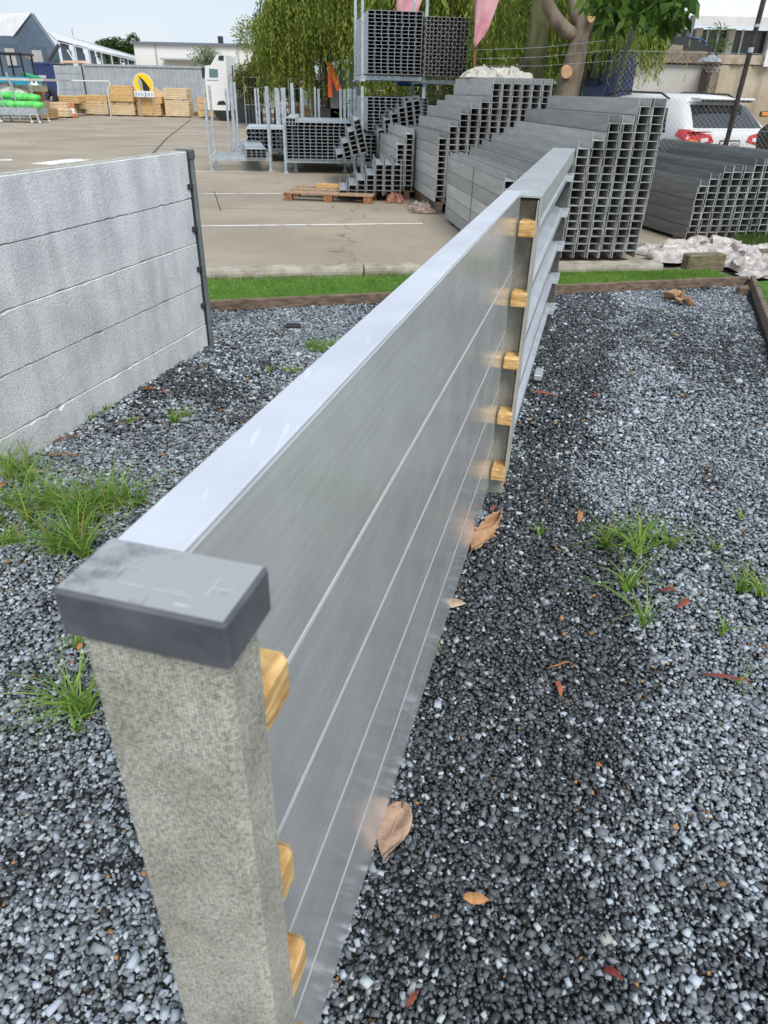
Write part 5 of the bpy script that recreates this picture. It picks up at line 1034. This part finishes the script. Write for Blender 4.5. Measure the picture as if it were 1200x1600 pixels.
for i, (px, py, lab) in enumerate(((440, 118, 'pale fence stake left of the fire sign'), (420, 128, 'short grey stake near the first sign board'), (487, 118, 'pale stake right of the fire sign'))):
    z_ = at_y(px, py, 40).z; tag(MB().tube([(0, 0, 0), (.02, 0, z_)], .04, 6).obj('stake', M_white if i != 1 else M_rack, None, loc=Vector((at_y(px, py, 40).x, 40, 0))), lab, 'stake')
# feather flags
M_pink = mat('pink_flag', (.55, .24, .28), .8, 0, (.7, .4, .43), 3)
def flag(label, base, pts, pole, Yf):
    t = thing('feather_flag', label, 'flag', (base.x, Yf, 0))
    n_ = 10; vs = []; 
    L_, R2 = pts
    for i in range(n_+1):
        s_ = i/n_
        def lerp(P_): 
            k = s_*(len(P_)-1); j = min(int(k), len(P_)-2); return Vector(P_[j]).lerp(Vector(P_[j+1]), k-j)
        l_ = lerp(L_); r_ = lerp(R2)
        for k in range(7): q = l_.lerp(r_, k/6); v = at_y(q.x, q.y, Yf)-t.location; v.y = .05*math.sin(k*1.3+i*.6); vs.append(v)
    fs = [(i*7+k, i*7+k+1, i*7+8+k, i*7+7+k) for i in range(n_) for k in range(6)]
    o = MB().add(vs, fs).obj('banner', M_pink, t, True)
    s_ = o.modifiers.new('Solid', 'SOLIDIFY'); s_.thickness = .004
    MB().tube([at_y(*p_, Yf)-t.location+Vector((0, .03, 0)) for p_ in pole], .018, 6).obj('pole', M_redwood, t)
    return t
flag('pink feather flag on a rusty pole right of the high bundles', at_y(741, 130, 14.5), ([(748, -90), (744, -20), (741, 50), (740, 76)], [(800, -90), (786, -20), (760, 55), (741, 77)]), [(742, 200), (742, 78), (744, -40)], 14.5)
flag('pink flag tip showing above the box tube bundle', at_y(622, 10, 20), ([(640, -60), (624, -20), (619, 5), (620, 22)], [(690, -60), (668, -20), (655, 12), (652, 30)]), [(618, 160), (619, 12), (630, -30)], 20)

# ================================================================== TREES
M_leaf = attr_mat('foliage', .6, .25, twoside=True)
def bark(name, a, b_, sc_=6): return mat(name, a, .9, 0, b_, sc_, .8, 14, stretch=(1, 1, .35), detail=8)
M_moss = bark('mossy_bark', (.06, .058, .025), (.15, .15, .06)); M_pbark = bark('peeling_bark', (.08, .06, .042), (.24, .19, .14)); M_brk = bark('dark_bark', (.05, .04, .03), (.13, .1, .075))
def strands(P0, length, per, lw, ll, c0, c1, seed, sway=.1, minz=None):
    """hanging leafy strands: P0 (n,3) tops; leaf quads alternate down each strand"""
    r = np.random.default_rng(seed); n_ = len(P0); Ls = length*(.45+.75*r.random(n_)); t = np.linspace(0, 1, per)[None, :]
    dx = r.normal(0, sway, n_)[:, None]; dy = r.normal(0, sway, n_)[:, None]; ph = r.random(n_)[:, None]*6
    X = P0[:, :1]+dx*np.sin(t*2+ph*0)+.03*np.sin(t*7+ph); Y = P0[:, 1:2]+dy*t+.03*np.cos(t*6+ph); Z = P0[:, 2:]-Ls[:, None]*t
    if minz is not None: Z = np.maximum(Z, minz+r.random((n_, 1))*.3)
    m_ = n_*per; X = X.ravel(); Y = Y.ravel(); Z = Z.ravel(); a = r.random(m_)*2*np.pi; dr = .5+.9*r.random(m_)
    l_ = ll*(.6+.8*r.random(m_)); w_ = lw*(.6+.8*r.random(m_)); d = np.stack([np.cos(a)*.55, np.sin(a)*.55, -dr], 1); d /= np.linalg.norm(d, axis=1)[:, None]
    s_ = np.stack([-np.sin(a), np.cos(a), r.normal(0, .5, m_)], 1); p = np.stack([X, Y, Z], 1); l_ = l_[:, None]; w_ = w_[:, None]
    V = np.stack([p, p+d*l_*.5+s_*w_*.5, p+d*l_, p+d*l_*.5-s_*w_*.5], 1).reshape(-1, 3); F_ = np.arange(m_*4).reshape(-1, 4)
    k = np.repeat(r.random(n_)**1.0, per)*.7+.3*r.random(m_); col = np.array(c0)*(1-k[:, None])+np.array(c1)*k[:, None]
    return V, F_, np.repeat(col, 4, 0)
def blob_pts(c, rad, n_, r, shell=.55):
    v = r.normal(size=(n_, 3)); v /= np.linalg.norm(v, axis=1)[:, None]; q = (shell+(1-shell)*r.random(n_))[:, None]
    return np.array(c)+v*q*np.array(rad)
def leaves(Pc, lw, ll, c0, c1, seed, down=.4):
    r = np.random.default_rng(seed); m_ = len(Pc); a = r.random(m_)*2*np.pi; d = np.stack([np.cos(a), np.sin(a), r.normal(-down, .5, m_)], 1); d /= np.linalg.norm(d, axis=1)[:, None]
    s_ = np.cross(d, r.normal(size=(m_, 3))); s_ /= np.linalg.norm(s_, axis=1)[:, None]; l_ = (ll*(.6+.8*r.random(m_)))[:, None]; w_ = (lw*(.6+.8*r.random(m_)))[:, None]
    V = np.stack([Pc, Pc+d*l_*.45+s_*w_*.5, Pc+d*l_, Pc+d*l_*.45-s_*w_*.5], 1).reshape(-1, 3); k = r.random(m_)[:, None]; col = np.array(c0)*(1-k)+np.array(c1)*k
    return V, np.arange(m_*4).reshape(-1, 4), np.repeat(col, 4, 0)
def crown(par, parts, name='crown'):
    Vs, Fs, Cs = [], [], []; k = 0
    for V, F_, c_ in parts: Vs.append(V-np.array(par.location)); Fs.append(F_+k); Cs.append(c_); k += len(V)
    return bulk(name, np.vstack(Vs), np.vstack(Fs), M_leaf, par, np.vstack(Cs))
def limb(t, pts, rs, m, name='branch', n_=10):
    return MB().tube([Vector(p)-t.location for p in pts], rs, n_).obj(name, m, t, True)
r_ = np.random.default_rng(5)
# near pair right of the flags
YM = 14.2; p0 = at_y(833, 120, YM); t1 = thing('mossy_tree', 'thick straight mossy trunk with hanging foliage behind the stepped stack', 'tree', (p0.x, YM, 0))
limb(t1, [(p0.x, YM, 0), (p0.x-.02, YM, 1.8), (p0.x+.03, YM, 3.2), (p0.x+.1, YM+.1, 5.2)], [.22, .18, .17, .14], M_moss, 'trunk', 16)
q = at_y(820, 100, YM-.18); MB().cbox(q-t1.location, (.12, .08, .16), .03).obj('knot', M_brk, t1)
YN = 13.4; P_ = lambda x, y, Y=YN: at_y(x, y, Y)
b0 = P_(880, 160); t2 = thing('pruned_tree', 'leaning grey-brown tree with pale sawn branch stubs beside the blue truck', 'tree', (b0.x-.05, YN, 0))
limb(t2, [(b0.x-.05, YN, 0), P_(884, 150), P_(896, 105), P_(908, 55), P_(912, 10), P_(918, -80)], [.22, .2, .17, .14, .12, .1], M_pbark, 'trunk', 14)
limb(t2, [P_(905, 58), P_(885, 48), P_(868, 30), P_(856, 8), P_(850, -60)], [.1, .11, .11, .1, .08], M_pbark)
limb(t2, [P_(915, 60), P_(922, 25), P_(935, -10), P_(950, -70)], [.1, .09, .08, .06], M_pbark); limb(t2, [P_(905, 40), P_(897, 20), P_(893, -40)], [.09, .08, .07], M_pbark)
for (x, y, r2) in ((886, 113, .085), (924, 29, .05)):
    c_ = P_(x, y, YN-.24)-t2.location; mb = lathe([(.01, 0), (r2, 0), (r2*1.02, .1), (.01, .12)], 16); me = mb.mesh('sawn_stub', mat('sawn_wood', (.55, .3, .13), .7, 0, (.7, .45, .25), 30)); me.transform(Matrix.Rotation(R(-80), 4, 'X')); link('sawn_stub', me, t2, c_)
cA = ((.06, .11, .015), (.36, .42, .08)); cB = ((.1, .17, .025), (.44, .5, .11)); cD = ((.015, .035, .01), (.08, .13, .03))
def tops(x0, x1, y0, y1, z0, z1, n_): return np.stack([r_.uniform(x0, x1, n_), r_.uniform(y0, y1, n_), r_.uniform(z0, z1, n_)], 1)
crown(t1, [strands(tops(2.3, 4.3, 14.8, 17.5, 2.9, 6, 600), 1.3, 34, .022, .1, *cA, 1), strands(tops(1.5, 2.15, 15.0, 16.5, 2.6, 4, 200), .9, 30, .022, .1, *cB, 2), strands(tops(2.6, 3.6, 14.9, 16.5, 2.6, 4, 260), 1.0, 30, .022, .1, *cB, 3)])
crown(t2, [strands(tops(3.3, 4.5, 13.2, 15.5, 2.9, 4.6, 260), 1.1, 30, .02, .1, *cA, 4), strands(np.array([at_y(px, py, 12.6) for px, py in zip(r_.uniform(1006, 1048, 110), r_.uniform(-20, 60, 130))]), .5, 26, .02, .09, *cB, 5, .04), strands(np.array([at_y(px, py, 12.6) for px, py in zip(r_.uniform(1008, 1030, 10), r_.uniform(60, 80, 10))]), .42, 20, .016, .07, *cB, 51, .03)])
# broad leaves of a nearer overhanging branch
YL = 9.5; ob = thing('overhanging_branch', 'dark broad-leaved branch hanging into the top right of the view', 'branch', at_y(1000, -40, YL)); 
pts_ = []
for cx_, cy_, rx_, ry_, n_ in ((1000, 0, 60, 28, 90), (1035, 20, 38, 22, 60), (960, 25, 20, 18, 30), (1060, 5, 18, 14, 20), (940, -5, 25, 16, 25), (1075, -5, 12, 8, 8), (1058, 32, 7, 10, 7), (945, 30, 6, 10, 6)):
    for _ in range(int(n_*2.0)):
        a_ = r_.random()*6.28; q_ = r_.random()**.5; pts_.append(at_y(cx_+rx_*q_*math.cos(a_), cy_+ry_*q_*math.sin(a_), YL+r_.uniform(-.3, .5)))
V, F_, c_ = leaves(np.array(pts_), .085, .17, (.02, .05, .01), (.12, .22, .03), 8, .9)
crown(ob, [(V, F_, c_)], 'leaf_cluster'); limb(ob, [at_y(900, -60, YL), at_y(960, -15, YL), at_y(1020, 0, YL), at_y(1070, -5, YL)], [.03, .02, .012, .005], M_brk, 'branch')
# dense hedge-like foliage behind flags and stacks
def tree(label, base, h, rad, trunk_m, cols, nst, slen, seed, per=26, lw=.05, ll=.2, tr=.18, tname='weeping_tree', lean=0., group=None, trunk_pts=None, extra=None, low=.35):
    t = thing(tname, label, 'tree', base, 0, group); r = np.random.default_rng(seed); b_ = Vector(base)
    tp = trunk_pts or [b_, b_+Vector((lean*.3, 0, h*.3)), b_+Vector((lean, 0, h*.72))]
    limb(t, tp, [tr, tr*.8, tr*.4] if len(tp) == 3 else [tr*(1-.7*k/(len(tp)-1)) for k in range(len(tp))], trunk_m, 'trunk')
    cen = []
    for k in range(6):
        a = r.random()*6.28; e = b_+Vector((lean+rad*.6*math.cos(a), rad*.4*math.sin(a), h*r.uniform(.6, .92))); cen.append(e)
        s_ = tp[-2].lerp(tp[-1], r.uniform(.2, .9)) if isinstance(tp[-1], Vector) else b_; limb(t, [s_, s_.lerp(e, .5)+Vector((0, 0, .15*h*.3)), e], [tr*.35, tr*.22, tr*.08], trunk_m, 'branch', 6)
    P1 = []
    for k in range(16):
        a = r.random()*6.28; q_ = r.random()**.6; c_ = (b_.x+lean+rad*.85*q_*math.cos(a), b_.y+rad*.6*q_*math.sin(a), h*(low+.15+(1-low-.22)*(1-q_*.7)*r.uniform(.75, 1.05))); P1.append(blob_pts(c_, (rad*.34, rad*.34, h*.1), nst//16, r, .3))
    P1 = np.vstack(P1); parts = [strands(P1, slen, per, lw, ll, *cols, seed+50, .15*slen, 0.35)]
    crown(t, parts); return t
g_ = 'weeping trees along the yard boundary'
tree('tall weeping tree with pale peeling trunk behind the racks', at_y(512, 150, 36).xy.to_3d(), 9, 2.2, M_pbark, cA, 2200, 2.6, 11, tr=.3, lw=.045, ll=.18, trunk_pts=[Vector((at_y(516, 150, 36).x, 36, 0)), at_y(510, 88, 36), at_y(503, 40, 36), at_y(494, -20, 36)])
tree('rounded weeping tree left of the tall one, against the sky', Vector((at_y(432, 150, 40).x, 40, 0)), 4.9, 1.1, M_brk, cB, 1100, 1.0, 12, lw=.05, ll=.17, low=.25)
tree('weeping tree with red-brown leaning trunk behind the fire sign', Vector((at_y(497, 150, 35).x, 35, 0)), 7.5, 1.7, M_pbark, cA, 1300, 2.4, 13, tr=.2, lean=-1.0, lw=.045, ll=.17, low=.25)
tree('dark green tree directly behind the high bundles', Vector((at_y(585, 150, 33).x, 33, 0)), 8.5, 2.6, M_brk, cA, 1500, 2.4, 14, lw=.045, ll=.17, low=.2)
tree('weeping tree seen between the high bundles and the pink flag', Vector((1.3, 24, 0)), 7.5, 2.4, M_brk, cA, 1300, 2.2, 15, lw=.045, ll=.18, low=.15)
tree('weeping tree seen right of the pink flag behind the mossy trunk', Vector((3.4, 25, 0)), 7.5, 2.6, M_brk, cA, 1300, 2.2, 16, lw=.045, ll=.18, low=.15)
tree('weeping tree behind the pruned tree near the blue truck', Vector((5.6, 26, 0)), 7.0, 1.6, M_brk, cA, 700, 2.0, 17, lw=.045, ll=.18, low=.2)
def bush(label, c, rad, n_, cols, seed, nm='bush', lw=.06, ll=.14, cat='bush'):
    t = thing(nm, label, cat, (c[0], c[1], 0)); r = np.random.default_rng(seed); P1 = [blob_pts((c[0]+rad[0]*.6*r.normal()*.6, c[1]+rad[1]*.3*r.normal(), c[2]*(1+.25*r.normal()*.6)), (rad[0]*.45, rad[1]*.45, rad[2]*.45), n_//14, r, .4) for _ in range(14)]
    P1 = np.vstack(P1); P1[:, 2] = np.maximum(P1[:, 2], .1); crown(t, [leaves(P1, lw, ll, *cols, seed, .0)], 'crown')
    for k in range(3): limb(t, [(c[0], c[1], 0), (c[0]+r.normal()*.2, c[1], c[2]*.6), (c[0]+r.normal()*.4*rad[0], c[1], c[2]*1.1)], [.06, .04, .015], M_brk, 'stem', 6)
    return t
cO = ((.06, .07, .015), (.26, .24, .06)); cG = ((.04, .09, .015), (.15, .26, .05))
q = at_y(405, 115, 38.6); bush('olive yellow-green bush beside the white truck', (q.x, 38.6, q.z*.82), (1.5, 1.2, 1.6), 9000, cO, 21)
q = at_y(447, 80, 41); bush('rounded light green feathery crown left of the tall racks', (q.x, 41, 3.4), (2.0, 1.4, 1.9), 16000, cB, 77, 'rounded_tree', .05, .16, 'tree')
q = at_y(500, 60, 39); bush('lighter green leafy tree crown behind the fire sign', (q.x, 39.5, 4.2), (2.2, 1.2, 2.4), 16000, cA, 78, 'leafy_tree', .05, .16, 'tree')
q = at_y(362, 118, 45.5); bush('bright green bush behind the truck cab', (q.x, 45.5, q.z*.8), (1.5, 1, 1.3), 4000, cG, 22)
for k_, (x_, lab_) in enumerate(((-5.2, 'low green shrubs behind the first white sign board'), (-2.6, 'low green shrubs behind the red cross sign'), (-.2, 'low green shrubs behind the orange crane arm'), (2.2, 'low green shrubs behind the high bundles'))): bush(lab_, (x_, 44, 1.6), (1.9, .9, 1.7), 5000, cG if k_ % 2 else cO, 60+k_, lw=.08, ll=.2)
q = at_y(322, 93, 60); bush('small pale green tree before the white warehouse', (q.x, 60, q.z), (1.6, 1, 1.0), 2500, ((.1, .14, .06), (.25, .32, .15)), 23, 'small_tree', cat='tree')
for i, (px, py, rr3, lab) in enumerate(((166, 70, 2.0, 'distant tree left behind the long shed roof'), (203, 72, 2.2, 'distant tree right behind the long shed roof'))):
    q = at_y(px, py, 112); bush(lab, (q.x, 112, q.z-.6), (rr3, 1.5, 2.0), 3000, ((.03, .06, .02), (.12, .2, .05)), 30+i, 'distant_tree', .2, .4, 'tree')
bush('dark hedge behind the stacks and the flag pole', (2.4, 21.5, 1.0), (3.5, .9, 1.6), 14000, cD, 40, 'hedge', .05, .14, 'hedge')
bush('palm-like green plant on the far side of the brown rail', tuple(at_y(1116, 78, 24)), (.5, .4, .2), 260, cG, 41, 'palm', .03, .28, 'plant')
bush('green plant below the building windows behind the blue truck', tuple(at_y(945, 84, 20)), (.5, .4, .4), 900, cG, 42, 'palm', .03, .28, 'plant')
tag(MB().box((0, 0, 0), (19, .08, 1.9)).obj('boundary_wall', mat('dark_boundary', (.09, .085, .075), .9, 0, (.2, .18, .15), 1.5), None, loc=(10.5, 27.5, .95)), 'dull dark boundary wall behind the trees on the right', 'wall', kind='thing')

# ================================================================== WEED TUFTS, LEAVES, DEBRIS ON THE GRAVEL
def tuft(x, y, rad, n_, h, label, seed, c0=(.06, .17, .02), c1=(.34, .5, .11), lean=1.2, wd=.0085, cat='grass tuft', ob=True):
    c_ = G(x, y); r = np.random.default_rng(seed); nc = max(1, int(n_/14)); cc = r.normal(size=(nc, 2))*np.array(rad)*.5; k = r.integers(0, nc, n_)
    P = np.stack([cc[k, 0]+r.normal(0, .008, n_), cc[k, 1]+r.normal(0, .008, n_), np.full(n_, -.002)], 1)
    o = blades('grass_tuft', P, h, wd, lean, c0, c1, 5, seed, .45); o.location = (c_.x, c_.y, 0); return tag(o, label, cat)
for i, a in enumerate(((60, 800, (.21, .15), 260, .2, 'large leafy grass patch on the gravel at the foot of the grey wall'), (165, 800, (.15, .13), 210, .22, 'grass patch spreading behind the grey post cap'), (25, 745, (.1, .08), 110, .24, 'grass clump against the base of the grey wall'), (120, 860, (.1, .06), 170, .22, 'grass clump just left of the grey post cap'), (20, 850, (.12, .05), 45, .11, 'thin grass at the left picture edge'),
                       (110, 1120, (.055, .045), 90, .2, 'grass tuft left of the near post'), (115, 1010, (.02, .02), 22, .1, 'small grass sprig left below the post cap'), (500, 545, (.11, .09), 170, .09, 'grass tuft beyond the fence top near the edging'), (440, 580, (.08, .03), 60, .06, 'flat small tuft before the larger one by the fence'), (275, 655, (.12, .06), 80, .08, 'low grass right of the grey wall'), (205, 660, (.05, .04), 20, .05, 'tiny grass by red bark near the grey wall'), (145, 655, (.02, .02), 16, .09, 'sprig of grass against the grey wall'), (170, 643, (.03, .02), 16, .08, 'second sprig of grass at the wall base'),
                       (990, 855, (.12, .05), 130, .17, 'largest grass tuft on the right gravel'), (1000, 925, (.12, .03), 34, .18, 'loose grass tuft below the largest right one'), (1000, 975, (.015, .015), 15, .24, 'spidery grass plant with long blades on the right gravel'), (1170, 925, (.07, .03), 44, .17, 'grass tuft at the right picture edge'), (1120, 860, (.015, .015), 9, .06, 'tiny upright sprig on the right gravel'), (1130, 990, (.015, .015), 10, .1, 'thin grass sprig right of the spidery plant'), (1155, 1075, (.01, .01), 6, .1, 'grass sprig over the long red leaf'), (845, 835, (.02, .015), 9, .09, 'yellowish sprig on the gravel near the fence'), (790, 715, (.015, .015), 9, .12, 'bright sprig at the foot of the middle post'), (685, 1015, (.01, .01), 6, .06, 'small green sprig under the fence'), (1165, 810, (.05, .02), 8, .05, 'sparse blades near the right edge'))):
    tuft(*a[:6], 100+i)
def gum_leaf(name, x, y, L_, wd, ang, col, label, seed=0, curl=.3, cat='fallen leaf', z0=.012):
    r = random.Random(seed); N = 10; mb = MB(); vs = []
    for i in range(N+1):
        t = i/N; w_ = wd/2*(math.sin(math.pi*min(1, t*1.02+.03))**.75)*(1-.2*t); bx_ = curl*L_*(t-.5)**2; z = .012*math.sin(t*3.1)+.006*r.random()
        for k in (-1, 0, 1): vs.append(((t-.5)*L_, bx_+k*w_, z0+z+(.004 if k else 0)))
    mb.add(vs, [(i*3+k, i*3+k+1, i*3+4+k, i*3+3+k) for i in range(N) for k in (0, 1)])
    key = 'leaf_%d%d%d' % tuple(int(c*99) for c in col); m = mat(key, tuple(c*.65 for c in col), .65, 0, col, 60, .3, 120)
    o = mb.obj(name, m, None, True); s_ = o.modifiers.new('Solid', 'SOLIDIFY'); s_.thickness = .0012; p = G(x, y); o.location = p; o.rotation_euler = (r.uniform(-.15, .15), r.uniform(-.1, .1), R(ang)); return tag(o, label, cat)
TAN, RED, BRN, ORG, PAL = (.5, .33, .2), (.3, .07, .04), (.22, .1, .05), (.5, .22, .08), (.6, .48, .33)
for i, a in enumerate(((905, 812, .105, .026, 78, ORG, 'orange gum leaf standing out on the right gravel'), (1068, 950, .1, .026, 45, RED, 'curved red leaf beside the spidery grass'), (1043, 931, .07, .02, -5, RED, 'short dark red leaf above the curved red one'), (872, 1082, .075, .02, 95, (.42, .13, .06), 'rust red leaf standing on end on the dark gravel'), (876, 1048, .09, .008, 15, ORG, 'thin curved orange twig leaf above the rust red leaf'), (1135, 1070, .16, .02, -10, RED, 'long red leaf at the right side'), (742, 1413, .062, .03, -5, (.6, .3, .12), 'broken orange leaf on the lower gravel'), (955, 1532, .045, .018, -30, (.22, .03, .02), 'dark red leaf near the bottom'), (645, 1568, .04, .012, 50, RED, 'small red leaf at the bottom centre'), (932, 622, .08, .03, 50, RED, 'red leaf on the gravel beyond the louvres'), (850, 620, .16, .03, -8, (.35, .12, .05), 'brown-red bark strip right of the louvres'), (1170, 452, .2, .04, 10, BRN, 'brown leaf litter by the edging corner'),
                       (75, 864, .05, .018, 5, BRN, 'brown leaf between the grass patches'), (110, 690, .16, .02, 35, RED, 'red bark strip against the grey wall'), (235, 613, .1, .03, -5, (.4, .15, .07), 'red-brown leaf near the grey wall end'), (258, 618, .08, .025, -60, (.42, .18, .08), 'second red-brown leaf near the wall end'), (100, 718, .18, .03, 5, (.38, .17, .09), 'long brown bark strip behind the grass patch'), (55, 745, .11, .06, 20, PAL, 'cream dry leaf lying in the grass patch'), (190, 668, .1, .02, 5, BRN, 'brown stick leaf before the grey wall'), (5, 765, .09, .05, 80, (.4, .2, .1), 'brown leaf at the left picture edge'), (127, 1017, .03, .018, 80, ORG, 'small orange leaf left of the near post'), (708, 952, .1, .06, 10, (.68, .5, .34), 'pale torn leaf against the bottom of the fence'), (790, 762, .05, .02, 20, RED, 'red leaf below the middle post'), (935, 1205, .02, .015, 0, ORG, 'tiny orange leaf right of centre gravel'), (770, 800, .06, .02, 60, (.3, .1, .06), 'dark leaf beside the torn bark')), ):
    gum_leaf('fallen_leaf', *a, seed=i)
# large heart-shaped dry leaf by the fence base, with veins
def big_leaf(name, x, y, L_, wd, rz, col, label, tears=0., seed=1, tilt=(0, 0), z0=.02, cat='fallen leaf', crumpled=.015):
    r = np.random.default_rng(seed); N, K = 22, 12; V = []
    for i in range(N+1):
        t = i/N; w_ = wd/2*(1.25*math.sin(math.pi*t**.8)**.8)*(1-.25*t)+.0005
        for k in range(-K//2, K//2+1):
            s_ = k/(K/2); e = 1-tears*.35*abs(math.sin(i*1.9+seed))*abs(s_); V.append(((t-.5)*L_-.12*L_*(abs(s_)**1.5)*(1-t), s_*w_*e, z0+crumpled*(.8*abs(s_)**2+math.sin(t*9+s_*4+seed)*.3+.25*abs(math.sin(t*24-abs(s_)*6)))))
    n_ = K+1; F_ = [(i*n_+k, i*n_+k+1, (i+1)*n_+k+1, (i+1)*n_+k) for i in range(N) for k in range(K)]
    t_ = thing(name, label, cat, G(x, y), R(rz)); t_.rotation_euler.x, t_.rotation_euler.y = tilt
    o = MB().add(V, F_).obj('blade', mat('dry_leaf_%d' % seed, tuple(c*.72 for c in col), .7, 0, col, 35, .5, 70, detail=8), t_, True); s_ = o.modifiers.new('Solid', 'SOLIDIFY'); s_.thickness = .001
    MB().tube([(-L_*.62, 0, z0+.002), (-L_*.3, 0, z0+.004), (L_*.48, 0, z0+crumpled*.4)], [.0014, .0014, .0005], 5).obj('midrib', mat('leaf_vein', (.55, .38, .24), .7), t_)
    return t_
big_leaf('fallen_leaf', 614, 1312, .15, .078, -106, (.5, .34, .24), 'large pale brown broad leaf leaning on the bottom of the fence', 0, 2, (R(8), 0))
big_leaf('bark_piece', 755, 842, .3, .09, 62, (.5, .3, .17), 'torn curled brown leaf at the fence foot below the middle post', 1.0, 3, (R(14), 0), .03, 'dry leaf', .04)
big_leaf('fallen_leaf', 1052, 468, .2, .16, 10, (.5, .3, .16), 'curled orange-brown leaf on the gravel near the back edging', .8, 4, (0, 0), .02, 'fallen leaf', .05)
big_leaf('fallen_leaf', 1068, 478, .17, .12, -40, (.45, .26, .14), 'second curled leaf beside the orange-brown one near the edging', .8, 5, (0, 0), .02, 'fallen leaf', .05)
tag(MB().cbox((0, 0, .018), (.12, .08, .03), .01).obj('dark_clod', M_rubber, None, loc=G(458, 513)), 'small black flat puck on the gravel near the edging', 'puck')
for i in range(16):   # scattered leaf bits at the yard edges
    x, y = [(350, 478), (232, 612), (1010, 446), (960, 441), (1120, 452), (500, 432), (455, 434), (410, 429), (880, 452), (1060, 440), (560, 322), (600, 318), (660, 345), (520, 325), (640, 320), (590, 330)][i]
    gum_leaf('leaf_scrap', x, y, .09, .035, i*47, [TAN, BRN, ORG, (.4, .2, .12)][i % 4], ['small tan scrap by the left edging end', 'rusty scrap near the wall foot', 'orange scrap on the back edging', 'tan scrap right of the louvres on the edging', 'brown scrap near the edging corner', 'tan leaf on the left turf strip', 'brown leaf on the left turf strip', 'orange leaf on the left kerb', 'scrap at the end post by the edging', 'tan scrap by the offcut', 'brown litter before the low pallet', 'orange litter before the slim stack', 'litter under the stepped stack', 'tan litter in front of the low pallet', 'brown litter beside the slim stack', 'scrap on the car park before the stacks'][i], 200+i, cat='leaf scrap')
print('tris', sum(sum(len(p.vertices)-2 for p in me.polygons) for me in bpy.data.meshes if len(me.polygons) < 3000)+sum(len(me.polygons)*2 for me in bpy.data.meshes if len(me.polygons) >= 3000))
